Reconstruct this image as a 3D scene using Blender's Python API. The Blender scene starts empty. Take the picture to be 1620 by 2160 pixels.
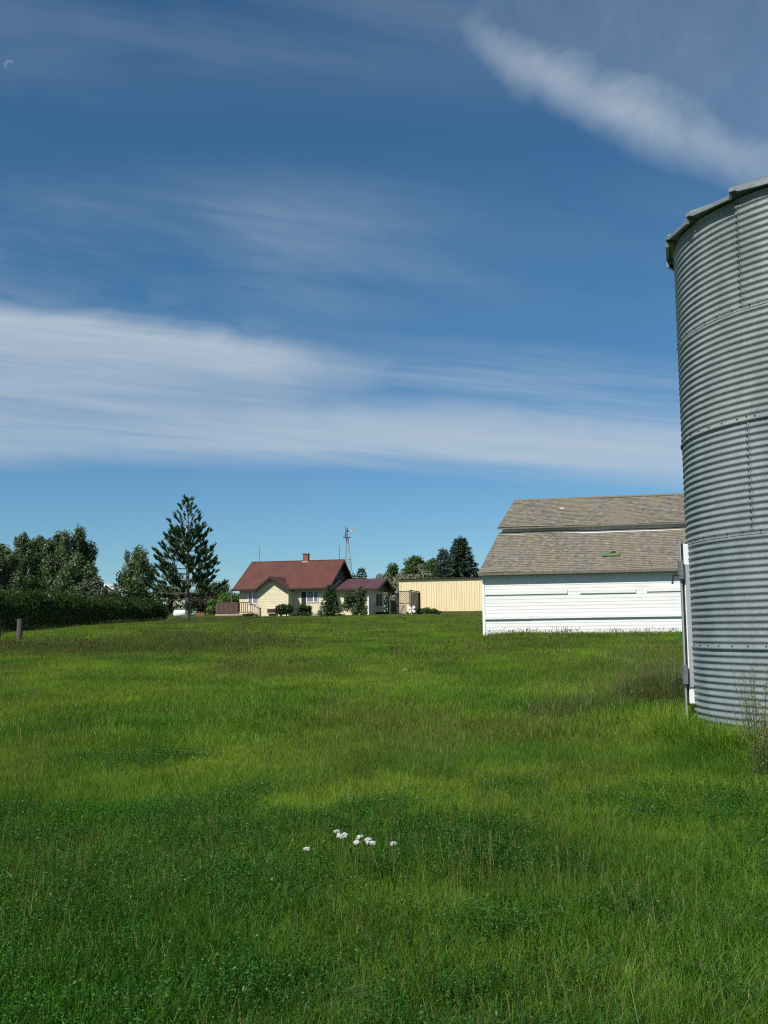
import bpy, math, random
import numpy as np
from mathutils import Vector, Matrix

SC = bpy.context.scene
COL = SC.collection
RAD = math.radians

# ------------------------------------------------------------------ camera
F_PX, PITCH, ROLL = 2280.0, 0.1077, 0.0125
fw = Vector((0, math.cos(PITCH), math.sin(PITCH)))
up0 = Vector((0, -math.sin(PITCH), math.cos(PITCH)))
rt0 = Vector((1, 0, 0))
rt = rt0 * math.cos(ROLL) - up0 * math.sin(ROLL)
up = up0 * math.cos(ROLL) + rt0 * math.sin(ROLL)
cam_d = bpy.data.cameras.new("camera")
cam = bpy.data.objects.new("camera", cam_d)
COL.objects.link(cam)
m = Matrix.Identity(4)
for i in range(3):
    m[i][0], m[i][1], m[i][2] = rt[i], up[i], -fw[i]
cam.matrix_world = m
cam_d.sensor_fit = 'VERTICAL'
cam_d.sensor_height = 36.0
cam_d.sensor_width = 27.0
cam_d.lens = 36.0 * F_PX / 2160.0
cam_d.clip_start = 0.05
cam_d.clip_end = 8000
SC.camera = cam

# ------------------------------------------------------------------ light and exposure
SUN_EL, SUN_AZ = RAD(47), RAD(220)          # azimuth clockwise from +Y: behind the camera, to its left
sd = Vector((math.sin(SUN_AZ) * math.cos(SUN_EL), math.cos(SUN_AZ) * math.cos(SUN_EL), math.sin(SUN_EL)))
sun_d = bpy.data.lights.new("sun", 'SUN')
sun_d.energy = 5.0
sun_d.angle = RAD(0.53)
sun_d.color = (1.0, 0.955, 0.88)
sun = bpy.data.objects.new("sun", sun_d)
sun.rotation_euler = sd.to_track_quat('Z', 'Y').to_euler()
sun.location = (-30, -40, 60)
COL.objects.link(sun)
SC.view_settings.view_transform = 'Standard'
SC.view_settings.look = 'None'
SC.view_settings.exposure = 0.24
SC.view_settings.gamma = 1.0
SC.view_settings.use_curve_mapping = False
SC.cycles.max_bounces = 6
SC.cycles.transparent_max_bounces = 8
SC.cycles.use_denoising = False
SC.cycles.filter_width = 1.15


# ------------------------------------------------------------------ node helpers
class NG:
    """small expression builder over a node tree"""
    def __init__(s, nt):
        s.nt = nt

    def n(s, t, **kw):
        nd = s.nt.nodes.new(t)
        for k, v in kw.items():
            setattr(nd, k, v)
        return nd

    def put(s, sock, v):
        if isinstance(v, bpy.types.NodeSocket):
            s.nt.links.new(v, sock)
        elif v is not None:
            if sock.type == 'RGBA' and not isinstance(v, (int, float)) and len(v) == 3:
                v = (*v, 1.0)
            sock.default_value = v

    def m(s, op, a, b=None, c=None, clamp=False):
        nd = s.n('ShaderNodeMath', operation=op, use_clamp=clamp)
        s.put(nd.inputs[0], a)
        if b is not None: s.put(nd.inputs[1], b)
        if c is not None: s.put(nd.inputs[2], c)
        return nd.outputs[0]

    def add(s, a, b): return s.m('ADD', a, b)
    def sub(s, a, b): return s.m('SUBTRACT', a, b)
    def mul(s, a, b): return s.m('MULTIPLY', a, b)
    def div(s, a, b): return s.m('DIVIDE', a, b)

    def sstep(s, x, lo, hi, a=0.0, b=1.0):
        nd = s.n('ShaderNodeMapRange', interpolation_type='SMOOTHSTEP')
        s.put(nd.inputs[0], x); s.put(nd.inputs[1], lo); s.put(nd.inputs[2], hi)
        s.put(nd.inputs[3], a); s.put(nd.inputs[4], b)
        return nd.outputs[0]

    def lin(s, x, lo, hi, a, b):
        nd = s.n('ShaderNodeMapRange')
        s.put(nd.inputs[0], x); s.put(nd.inputs[1], lo); s.put(nd.inputs[2], hi)
        s.put(nd.inputs[3], a); s.put(nd.inputs[4], b)
        return nd.outputs[0]

    def mix(s, f, a, b, mode='MIX'):
        nd = s.n('ShaderNodeMix', data_type='RGBA', blend_type=mode)
        s.put(nd.inputs[0], f); s.put(nd.inputs[6], a); s.put(nd.inputs[7], b)
        return nd.outputs[2]

    def xyz(s, x, y, z):
        nd = s.n('ShaderNodeCombineXYZ')
        s.put(nd.inputs[0], x); s.put(nd.inputs[1], y); s.put(nd.inputs[2], z)
        return nd.outputs[0]

    def sep(s, v):
        nd = s.n('ShaderNodeSeparateXYZ'); s.put(nd.inputs[0], v)
        return nd.outputs

    def noise(s, vec, scale, detail=4, rough=0.55, dist=0.0):
        nd = s.n('ShaderNodeTexNoise')
        s.put(nd.inputs['Vector'], vec)
        nd.inputs['Scale'].default_value = scale
        nd.inputs['Detail'].default_value = detail
        nd.inputs['Roughness'].default_value = rough
        nd.inputs['Distortion'].default_value = dist
        return nd.outputs['Fac']

    def scale3(s, vec, sc):
        nd = s.n('ShaderNodeVectorMath', operation='MULTIPLY')
        s.put(nd.inputs[0], vec); nd.inputs[1].default_value = sc
        return nd.outputs[0]


# ------------------------------------------------------------------ sky
W = bpy.data.worlds.new("World")
SC.world = W
W.use_nodes = True
wt = W.node_tree
wt.nodes.clear()
g = NG(wt)
SKY_STRENGTH = 0.063
sky = g.n('ShaderNodeTexSky', sky_type='NISHITA', sun_disc=False)
sky.sun_elevation = SUN_EL
sky.sun_rotation = SUN_AZ
sky.altitude = 900
sky.air_density = 1.0
sky.dust_density = 0.0
sky.ozone_density = 2.2
dirv = g.n('ShaderNodeTexCoord').outputs['Generated']
dx, dy, dz = g.sep(dirv)
ys = g.m('MAXIMUM', dy, 0.05)
cu = g.div(dx, ys)
cv = g.div(dz, ys)
# drifting cirrus: a long band low over the farm and a hooked streak higher up on the right
rotv = g.add(cv, g.mul(cu, 0.11))                       # the band sinks towards the right
fil = g.noise(g.xyz(g.mul(cu, 1.5), g.mul(rotv, 20.0), 0.0), 1.3, 5, 0.55, 0.25)
fil2 = g.noise(g.xyz(g.mul(cu, 3.2), g.mul(rotv, 62.0), 3.0), 1.5, 5, 0.55, 0.3)
curl = g.noise(g.xyz(g.mul(cu, 5.0), g.mul(cv, 9.0), 2.0), 1.6, 6, 0.6, 0.4)
f0 = g.sub(fil, 0.5)
vbot = g.add(g.add(0.1485, g.mul(cu, -0.055)), g.mul(g.mul(cu, cu), -0.12))
fs = g.add(g.mul(f0, 0.9), g.mul(g.sub(fil2, 0.5), 0.7))               # fibre signal around zero
cvw = g.add(g.add(cv, g.mul(f0, 0.032)), g.mul(g.sub(curl, 0.5), 0.034))
low = g.sstep(g.add(cv, g.mul(fs, 0.022)), g.sub(vbot, 0.008), g.add(vbot, 0.022))
# bright ridge and grey body on the left
vtop = g.add(0.258, g.mul(cu, -0.150))
top = g.sub(1.0, g.sstep(cvw, g.sub(vtop, 0.016), g.add(vtop, 0.014)))
deep = g.sstep(cvw, g.sub(vtop, 0.075), g.sub(vtop, 0.012))
fadeA = g.sub(1.0, g.sstep(g.add(cu, g.mul(g.sub(curl, 0.5), 0.12)), -0.13, 0.06))
dA = g.mul(g.mul(top, fadeA), g.add(g.add(0.55, g.mul(deep, 0.20)), g.mul(fs, 0.75)))
# lower band running off to the right
bt = g.add(0.214, g.mul(cu, -0.04))
topB = g.sub(1.0, g.sstep(g.add(cvw, g.mul(fs, 0.02)), g.sub(bt, 0.030), g.add(bt, 0.012)))
dB = g.mul(g.mul(topB, g.sstep(cu, -0.36, -0.05, 0.58, 0.86)), g.add(0.84, g.mul(fs, 0.85)))
# streaky gaps low on the left
thin = g.mul(g.sstep(fs, 0.0, 0.16), g.mul(g.sub(1.0, g.sstep(cv, g.add(vbot, 0.030), g.add(vbot, 0.060))), g.sub(1.0, g.sstep(cu, -0.16, 0.10))))
# loose veil above the lower band
vt2 = g.add(0.282, g.mul(cu, -0.10))
dV = g.mul(g.sub(1.0, g.sstep(cvw, g.sub(vt2, 0.05), g.add(vt2, 0.015))), g.m('MAXIMUM', g.add(0.20, g.mul(fs, 1.0)), 0.0))
wisp = g.mul(g.mul(g.sub(1.0, g.sstep(cvw, g.sub(vtop, 0.0), g.add(vtop, 0.045))), fadeA), g.m('MAXIMUM', g.add(0.16, g.mul(g.sub(curl, 0.5), 1.2)), 0.0))
band = g.m('MAXIMUM', g.m('MAXIMUM', dA, dB), g.m('MAXIMUM', dV, wisp))
band = g.mul(g.mul(low, band), g.sub(1.0, g.mul(thin, 0.40)))
# hooked streak: crisp lower edge, feathered upper side
n3 = g.noise(g.xyz(g.mul(cu, 6.0), g.mul(cv, 6.0), 11.0), 1.5, 6, 0.58, 0.3)
n4 = g.noise(g.xyz(g.mul(g.add(cu, g.mul(cv, 0.5)), 9.0), g.mul(g.sub(cv, g.mul(cu, 0.9)), 9.0), 5.0), 1.4, 6, 0.58, 0.5)
cuw = g.add(cu, g.mul(g.sub(n3, 0.5), 0.02))
vlo = g.sub(g.add(0.500, g.mul(g.m('POWER', g.m('MAXIMUM', g.sub(0.17, cuw), 0.0), 2.0), 7.5)), g.mul(g.m('MAXIMUM', g.sub(cuw, 0.15), 0.0), 0.46))
ds = g.add(g.sub(cv, vlo), g.mul(g.sub(n3, 0.5), 0.030))
edge = g.sstep(g.add(ds, g.mul(g.sub(n4, 0.5), 0.008)), -0.014, 0.046)
fall = g.sub(1.0, g.sstep(ds, 0.018, g.add(0.055, g.mul(n4, 0.11))))
ends = g.mul(g.sstep(cu, 0.05, 0.16, 0.12, 1.0), g.sstep(cu, 0.24, 0.40, 1.0, 0.60))
streak = g.mul(g.mul(edge, fall), g.mul(ends, g.add(0.40, g.mul(n4, 0.66))))
veil_r = g.mul(g.mul(g.sstep(ds, -0.02, 0.04), g.sstep(cu, -0.02, 0.15)), g.add(0.06, g.mul(n4, 0.22)))
# thin veils high over the field
n5 = g.noise(g.xyz(g.mul(cu, 2.2), g.mul(g.add(cv, g.mul(cu, 0.22)), 6.5), 21.0), 1.3, 4, 0.5, 0.25)
n6 = g.noise(g.xyz(g.mul(cu, 2.6), g.mul(g.add(cv, g.mul(cu, 0.15)), 30.0), 9.0), 1.3, 5, 0.55, 0.3)
nv = g.add(g.mul(n5, 0.75), g.mul(n6, 0.25))
veil = g.mul(g.sstep(nv, 0.34, 0.66), g.mul(g.mul(g.sstep(cv, 0.26, 0.33), g.sstep(cv, 0.47, 0.36)), g.sstep(cu, 0.16, -0.22, 0.08, 0.46)))
veil2 = g.mul(g.sstep(nv, 0.34, 0.66), g.mul(g.sstep(cv, 0.46, 0.60), 0.15))
dens = g.m('MAXIMUM', g.m('MAXIMUM', band, streak), g.m('MAXIMUM', g.add(veil, veil2), veil_r))
# unseen cirrus added overhead and behind, whitening the light that fills the shade
bn = g.noise(g.scale3(dirv, (2.0, 3.2, 6.0)), 1.2, 6, 0.58, 0.5)
back = g.mul(g.sstep(bn, 0.36, 0.66), 0.62)
front = g.mul(g.sstep(dy, 0.10, 0.40), g.sstep(dz, 0.80, 0.62))
dens = g.add(g.mul(dens, front), g.mul(back, g.sub(1.0, front)))
# the pale day moon, high on the left
mu, mv = g.sub(cu, -0.3600), g.sub(cv, 0.5515)
md_ = g.m('SQRT', g.add(g.mul(mu, mu), g.mul(mv, mv)))
mu2, mv2 = g.sub(cu, -0.3588), g.sub(cv, 0.5498)
md2 = g.m('SQRT', g.add(g.mul(mu2, mu2), g.mul(mv2, mv2)))
moon = g.mul(g.mul(g.sub(1.0, g.sstep(md_, 0.0040, 0.0054)), g.sstep(md2, 0.0028, 0.0050)), g.sstep(dy, 0.1, 0.3))
dens = g.m('MAXIMUM', dens, g.add(dens, g.mul(moon, 0.20)))
dens = g.m('MINIMUM', g.m('MAXIMUM', dens, 0.0), 0.93)
hsv = g.n('ShaderNodeHueSaturation')
hsv.inputs['Saturation'].default_value = 1.05
hsv.inputs['Value'].default_value = 1.0
wt.links.new(sky.outputs[0], hsv.inputs['Color'])
CL = 1.0 / SKY_STRENGTH
skyt = g.mix(1.0, hsv.outputs[0], g.mix(g.sstep(dz, 0.05, 0.38), (0.66, 0.975, 1.16), (0.60, 1.04, 1.18)), 'MULTIPLY')
skyc = g.mix(dens, skyt, (0.415 * CL, 0.487 * CL, 0.560 * CL))
bg = g.n('ShaderNodeBackground')
bg.inputs['Strength'].default_value = SKY_STRENGTH
wt.links.new(skyc, bg.inputs['Color'])
wo = g.n('ShaderNodeOutputWorld')
wt.links.new(bg.outputs[0], wo.inputs['Surface'])


# ------------------------------------------------------------------ materials
def new_mat(name):
    mt = bpy.data.materials.new(name)
    mt.use_nodes = True
    nt = mt.node_tree
    nt.nodes.clear()
    return mt, NG(nt)


def finish(g, shader, disp=None):
    out = g.n('ShaderNodeOutputMaterial')
    g.nt.links.new(shader, out.inputs['Surface'])


def principled(g, color, rough=0.6, metal=0.0, spec=0.4, bump=None, bstr=0.3, bdist=0.01):
    p = g.n('ShaderNodeBsdfPrincipled')
    g.put(p.inputs['Base Color'], color)
    g.put(p.inputs['Roughness'], rough)
    g.put(p.inputs['Metallic'], metal)
    p.inputs['Specular IOR Level'].default_value = spec
    if bump is not None:
        b = g.n('ShaderNodeBump')
        b.inputs['Strength'].default_value = bstr
        b.inputs['Distance'].default_value = bdist
        g.put(b.inputs['Height'], bump)
        g.nt.links.new(b.outputs[0], p.inputs['Normal'])
    return p.outputs[0]


def mottled(name, c1, c2, scale=3.0, rough=0.7, metal=0.0, spec=0.35, detail=6, stretch=(1, 1, 1), bstr=0.15, bdist=0.01, lo=0.3, hi=0.7):
    mt, g = new_mat(name)
    co = g.scale3(g.n('ShaderNodeTexCoord').outputs['Object'], stretch)
    f = g.noise(co, scale, detail, 0.6)
    f2 = g.noise(co, scale * 6.3, 4, 0.6)
    c = g.mix(g.sstep(g.add(g.mul(f, 0.7), g.mul(f2, 0.3)), lo, hi), c1, c2)
    finish(g, principled(g, c, rough, metal, spec, f2, bstr, bdist))
    return mt


def leaf_mat(name, c1, c2, c3=None, trans=0.35, gloss=0.015, p3=0.9):
    """foliage: colour differs leaf by leaf, some light passes through"""
    mt, g = new_mat(name)
    geo = g.n('ShaderNodeNewGeometry')
    r = geo.outputs['Random Per Island']
    c = g.mix(r, c1, c2)
    if c3 is not None:
        r2 = g.m('FRACT', g.mul(r, 37.7))
        c = g.mix(g.sstep(r2, p3 - 0.02, p3 + 0.02), c, c3)
    d = g.n('ShaderNodeBsdfDiffuse'); g.put(d.inputs['Color'], c)
    t = g.n('ShaderNodeBsdfTranslucent')
    g.put(t.inputs['Color'], g.mix(0.5, c, (c2[0] * 1.3, c2[1] * 1.35, c2[2] * 0.6)))
    mx = g.n('ShaderNodeMixShader'); mx.inputs[0].default_value = trans
    g.nt.links.new(d.outputs[0], mx.inputs[1]); g.nt.links.new(t.outputs[0], mx.inputs[2])
    gl = g.n('ShaderNodeBsdfGlossy'); gl.inputs['Roughness'].default_value = 0.45
    gl.inputs['Color'].default_value = (1, 1, 1, 1)
    mx2 = g.n('ShaderNodeMixShader'); mx2.inputs[0].default_value = gloss
    g.nt.links.new(mx.outputs[0], mx2.inputs[1]); g.nt.links.new(gl.outputs[0], mx2.inputs[2])
    finish(g, mx2.outputs[0])
    return mt


def grass_mat(name, straw=(0.26, 0.24, 0.09), p_straw=0.035, trans=0.4):
    mt, g = new_mat(name)
    a = g.n('ShaderNodeAttribute', attribute_type='INSTANCER', attribute_name='tint')
    r = g.n('ShaderNodeNewGeometry').outputs['Random Per Island']
    r2 = g.m('FRACT', g.mul(r, 53.3))
    c = g.mix(g.lin(r, 0, 1, 0.0, 1.0), g.mix(1.0, a.outputs['Color'], (0.46, 0.54, 0.42), 'MULTIPLY'),
              g.mix(1.0, a.outputs['Color'], (1.62, 1.48, 1.5), 'MULTIPLY'))
    c = g.mix(g.sstep(r2, 1 - p_straw - 0.02, 1 - p_straw), c, straw)
    d = g.n('ShaderNodeBsdfDiffuse'); g.put(d.inputs['Color'], c)
    t = g.n('ShaderNodeBsdfTranslucent'); g.put(t.inputs['Color'], g.mix(1.0, c, (1.15, 1.1, 0.6), 'MULTIPLY'))
    mx = g.n('ShaderNodeMixShader'); mx.inputs[0].default_value = trans
    g.nt.links.new(d.outputs[0], mx.inputs[1]); g.nt.links.new(t.outputs[0], mx.inputs[2])
    gl = g.n('ShaderNodeBsdfGlossy'); gl.inputs['Roughness'].default_value = 0.4
    mx2 = g.n('ShaderNodeMixShader'); mx2.inputs[0].default_value = 0.012
    g.nt.links.new(mx.outputs[0], mx2.inputs[1]); g.nt.links.new(gl.outputs[0], mx2.inputs[2])
    finish(g, mx2.outputs[0])
    return mt


M = {}
# galvanised steel of the bin
def make_galv(name, base=(0.258, 0.290, 0.297), dark=(0.180, 0.210, 0.218), metal=0.3, rough=0.5):
    mt, g = new_mat(name)
    co = g.n('ShaderNodeTexCoord').outputs['Object']
    f = g.noise(g.scale3(co, (1.0, 1.0, 0.35)), 2.2, 6, 0.6)
    sp = g.noise(co, 34.0, 3, 0.5)
    st = g.noise(g.scale3(co, (9.0, 9.0, 0.25)), 1.5, 4, 0.6)
    c = g.mix(g.sstep(g.add(g.mul(f, 0.6), g.mul(sp, 0.4)), 0.36, 0.64), dark, base)
    c = g.mix(g.mul(g.sstep(st, 0.55, 0.72), 0.42), c, (0.20, 0.19, 0.16))
    oi = g.n('ShaderNodeObjectInfo').outputs['Random']
    c = g.mix(1.0, c, g.mix(oi, (0.92, 0.97, 0.98), (1.08, 1.05, 1.02)), 'MULTIPLY')
    finish(g, principled(g, c, g.lin(f, 0.3, 0.7, rough - 0.06, rough + 0.12), metal, 0.4, sp, 0.05, 0.004))
    return mt
M['galv'] = make_galv('galvanised_steel')
M['galv_light'] = make_galv('galvanised_sheet', (0.36, 0.385, 0.39), (0.28, 0.305, 0.31), 0.2, 0.5)
M['galv_dark'] = mottled('weathered_steel', (0.10, 0.105, 0.11), (0.20, 0.21, 0.21), 6, 0.6, 0.3)
M['zinc_white'] = mottled('pale_sheet_metal', (0.62, 0.64, 0.62), (0.75, 0.76, 0.74), 5, 0.5, 0.0)
M['bolt'] = mottled('dark_bolt_steel', (0.02, 0.022, 0.025), (0.05, 0.05, 0.05), 30, 0.5, 0.3)
M['black'] = mottled('black_iron', (0.012, 0.012, 0.013), (0.03, 0.03, 0.03), 8, 0.6)
M['white_paint'] = mottled('white_board_paint', (0.61, 0.605, 0.59), (0.715, 0.712, 0.70), 1.6, 0.65, 0, 0.3, 8, (0.6, 1, 6), 0.1, 0.004, 0.2, 0.55)
M['white_trim'] = mottled('white_trim_paint', (0.72, 0.715, 0.70), (0.78, 0.775, 0.76), 3, 0.6)
M['cream_trim'] = mottled('cream_trim_paint', (0.62, 0.56, 0.42), (0.70, 0.64, 0.49), 3, 0.6)
M['brown_trim'] = mottled('dark_brown_paint', (0.022, 0.013, 0.011), (0.045, 0.026, 0.022), 4, 0.6)
M['charcoal'] = mottled('charcoal_siding', (0.016, 0.015, 0.014), (0.032, 0.029, 0.026), 4, 0.7)
M['deck_wood'] = mottled('stained_deck_wood', (0.06, 0.037, 0.031), (0.125, 0.08, 0.068), 3, 0.75, stretch=(1, 1, 5))
M['grey_wood'] = mottled('weathered_wood', (0.10, 0.088, 0.072), (0.20, 0.175, 0.145), 5, 0.85, stretch=(4, 4, 0.6))
M['post_wood'] = mottled('old_post_wood', (0.05, 0.045, 0.04), (0.11, 0.10, 0.088), 5, 0.9, stretch=(4, 4, 0.6))
M['tan_wood'] = mottled('tan_lattice_wood', (0.30, 0.235, 0.15), (0.42, 0.34, 0.23), 4, 0.8)
M['brick'] = mottled('chimney_brick', (0.13, 0.055, 0.038), (0.26, 0.12, 0.085), 9, 0.85, detail=3)
M['bark'] = mottled('grey_bark', (0.07, 0.06, 0.05), (0.17, 0.15, 0.125), 7, 0.9, stretch=(2, 2, 0.4), bstr=0.5, bdist=0.03)
M['bark_pale'] = mottled('pale_bark', (0.20, 0.19, 0.165), (0.34, 0.32, 0.29), 6, 0.9, stretch=(2, 2, 0.4))
M['bark_dark'] = mottled('dark_bark', (0.035, 0.028, 0.022), (0.08, 0.065, 0.05), 7, 0.9, stretch=(2, 2, 0.4))
M['rust'] = mottled('rusted_sheet', (0.16, 0.055, 0.025), (0.28, 0.11, 0.06), 5, 0.85)
M['stone'] = mottled('pale_field_stone', (0.5, 0.48, 0.44), (0.66, 0.64, 0.60), 6, 0.9)
M['tank'] = mottled('white_tank_enamel', (0.72, 0.73, 0.73), (0.82, 0.82, 0.82), 2, 0.35)
M['pane'] = mottled('window_glass', (0.03, 0.034, 0.042), (0.075, 0.08, 0.095), 0.8, 0.12, 0.0, 0.25, bstr=0.0)
M['dull_pane'] = mottled('dull_dark_glass', (0.02, 0.021, 0.024), (0.045, 0.047, 0.052), 0.8, 0.6, 0.0, 0.08, bstr=0.0)  # window glass darkened and roughened to keep bright reflections out
M['curtain_pane'] = mottled('curtained_window_glass', (0.17, 0.17, 0.19), (0.25, 0.25, 0.28), 0.9, 0.08, 0.0, 0.6, bstr=0.0)
M['patch_green'] = mottled('green_roof_sheet', (0.065, 0.12, 0.045), (0.125, 0.185, 0.075), 8, 0.8)
M['petal'] = mottled('white_flower_head', (0.50, 0.50, 0.44), (0.70, 0.70, 0.64), 60, 0.8)
M['cement'] = mottled('grey_concrete', (0.22, 0.21, 0.19), (0.32, 0.31, 0.29), 3, 0.9)


def make_siding(name, c1, c2, lap):
    """painted siding boards with thin lap joints"""
    mt, g = new_mat(name)
    co = g.n('ShaderNodeTexCoord').outputs['Object']
    z = g.sep(co)[2]
    fr = g.m('FRACT', g.div(z, lap))
    f = g.noise(g.scale3(co, (0.7, 0.7, 4.0)), 2.0, 6, 0.6)
    c = g.mix(g.sstep(f, 0.3, 0.7), c1, c2)
    h = g.mul(fr, -1.0)
    finish(g, principled(g, c, 0.6, 0, 0.3, h, 0.6, 0.02))
    return mt
M['cream'] = make_siding('cream_siding', (0.60, 0.53, 0.36), (0.68, 0.60, 0.42), 0.22)

mt, g = new_mat('yellow_ribbed_steel')
co = g.n('ShaderNodeTexCoord').outputs['Object']
f = g.noise(g.scale3(co, (1, 1, 0.3)), 0.8, 6, 0.6)
finish(g, principled(g, g.mix(g.sstep(f, 0.3, 0.7), (0.70, 0.565, 0.335), (0.76, 0.63, 0.40)), 0.5, 0, 0.4))
M['yellow_steel'] = mt


def make_roofmetal(name, c1, c2, rough):
    mt, g = new_mat(name)
    uv = g.n('ShaderNodeTexCoord').outputs['UV']
    ux, uy, _ = g.sep(uv)
    f = g.noise(g.xyz(g.mul(ux, 0.8), g.mul(uy, 0.3), 0.0), 1.2, 6, 0.6)
    fr = g.m('FRACT', g.div(ux, 0.42))
    rib = g.m('MAXIMUM', g.sstep(fr, 0.86, 0.93), g.sub(1.0, g.sstep(fr, 0.0, 0.06)))
    finish(g, principled(g, g.mix(g.sstep(f, 0.3, 0.7), c1, c2), rough, 0.0, 0.15, rib, 0.5, 0.02))
    return mt
M['maroon_roof'] = make_roofmetal('maroon_metal_roof', (0.096, 0.039, 0.031), (0.122, 0.052, 0.042), 0.6)
M['maroon_sheen_roof'] = make_roofmetal('maroon_sheen_metal_roof', (0.080, 0.038, 0.041), (0.10, 0.05, 0.054), 0.45)  # maroon roof again, its purplish sheen put into the base colour
M['white_metal_roof'] = make_roofmetal('white_metal_roof', (0.66, 0.67, 0.67), (0.74, 0.74, 0.74), 0.4)


def make_shingle():
    mt, g = new_mat('weathered_wood_shingles')
    uv = g.n('ShaderNodeTexCoord').outputs['UV']
    b = g.n('ShaderNodeTexBrick')
    wv = g.n('ShaderNodeVectorMath', operation='ADD')
    g.put(wv.inputs[0], uv)
    wn = g.n('ShaderNodeTexNoise'); g.put(wn.inputs['Vector'], g.scale3(uv, (0.8, 7.0, 1))); wn.inputs['Scale'].default_value = 1.0; wn.inputs['Detail'].default_value = 2
    g.put(wv.inputs[1], g.scale3(wn.outputs['Color'], (0.5, 0.015, 0)))
    g.put(b.inputs['Vector'], wv.outputs[0])
    b.offset = 0.5; b.offset_frequency = 2; b.squash = 1.0
    b.inputs['Scale'].default_value = 1.0
    b.inputs['Brick Width'].default_value = 0.11
    b.inputs['Row Height'].default_value = 0.125
    b.inputs['Mortar Size'].default_value = 0.003
    b.inputs['Mortar Smooth'].default_value = 0.2
    b.inputs['Bias'].default_value = 0.0
    b.inputs['Color1'].default_value = (0.128, 0.113, 0.092, 1)
    b.inputs['Color2'].default_value = (0.222, 0.202, 0.170, 1)
    b.inputs['Mortar'].default_value = (0.085, 0.075, 0.06, 1)
    f = g.noise(g.scale3(uv, (0.55, 0.8, 1)), 1.0, 6, 0.62)
    f2 = g.noise(g.scale3(uv, (4.0, 8.0, 1)), 1.1, 5, 0.65)
    f3 = g.noise(g.scale3(uv, (0.9, 0.5, 1)), 0.7, 5, 0.6)
    c = g.mix(g.mul(g.sstep(f, 0.42, 0.66), 0.6), b.outputs['Color'], (0.185, 0.160, 0.145))
    c = g.mix(g.mul(g.sstep(f3, 0.42, 0.66), 0.65), c, (0.195, 0.178, 0.108))
    c = g.mix(g.mul(g.sstep(f2, 0.55, 0.66), 0.75), c, (0.31, 0.28, 0.24))
    c = g.mix(g.mul(g.sub(1.0, g.sstep(f2, 0.36, 0.46)), 0.65), c, (0.075, 0.065, 0.053))
    finish(g, principled(g, c, 0.9, 0, 0.15, f2, 0.5, 0.02))
    return mt
M['shingle'] = make_shingle()

M['needle_pine'] = leaf_mat('pine_needles', (0.026, 0.054, 0.022), (0.070, 0.118, 0.048), (0.12, 0.105, 0.05), 0.12, 0.015, 0.96)
M['needle_spruce'] = leaf_mat('spruce_needles', (0.022, 0.042, 0.026), (0.050, 0.082, 0.045), None, 0.1, 0.015)
M['needle_blue'] = leaf_mat('blue_spruce_needles', (0.035, 0.060, 0.046), (0.080, 0.115, 0.085), None, 0.1, 0.015)
M['leaf_dark'] = leaf_mat('dark_green_leaves', (0.030, 0.062, 0.016), (0.070, 0.125, 0.030), None, 0.3)
M['leaf_poplar'] = leaf_mat('poplar_leaves', (0.036, 0.070, 0.025), (0.105, 0.158, 0.065), (0.23, 0.25, 0.17), 0.28, 0.015, 0.93)
M['leaf_poplar_light'] = leaf_mat('light_poplar_leaves', (0.042, 0.082, 0.028), (0.115, 0.175, 0.070), (0.24, 0.27, 0.16), 0.3, 0.015, 0.93)
M['leaf_olive'] = leaf_mat('olive_bush_leaves', (0.040, 0.064, 0.026), (0.090, 0.125, 0.052), None, 0.25)
M['leaf_silver'] = leaf_mat('silver_olive_leaves', (0.13, 0.15, 0.09), (0.28, 0.30, 0.205), None, 0.25)
M['leaf_hedge'] = leaf_mat('hedge_leaves', (0.016, 0.036, 0.007), (0.042, 0.076, 0.014), None, 0.3)
M['leaf_bush'] = leaf_mat('bright_bush_leaves', (0.045, 0.095, 0.018), (0.11, 0.20, 0.040), None, 0.35)
M['leaf_brown'] = leaf_mat('brown_twig_leaves', (0.05, 0.045, 0.03), (0.115, 0.105, 0.065), (0.20, 0.18, 0.13), 0.2, 0.015, 0.9)
M['leaf_grey'] = leaf_mat('grey_green_leaves', (0.06, 0.075, 0.05), (0.13, 0.15, 0.095), None, 0.25)
M['blossom'] = leaf_mat('white_blossom_leaves', (0.55, 0.55, 0.50), (0.78, 0.78, 0.74), (0.08, 0.10, 0.05), 0.3, 0.05, 0.62)
M['dry_weed'] = leaf_mat('dry_weed_stalks', (0.16, 0.138, 0.070), (0.29, 0.25, 0.15), (0.10, 0.14, 0.04), 0.25, 0.015, 0.82)
M['dry_tuft'] = leaf_mat('dry_brown_grass', (0.085, 0.082, 0.030), (0.175, 0.155, 0.065), (0.055, 0.11, 0.02), 0.3, 0.015, 0.42)
M['stem'] = leaf_mat('green_flower_stem', (0.06, 0.11, 0.03), (0.11, 0.17, 0.05))

# ------------------------------------------------------------------ mesh helpers
ORG = {}


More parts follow.
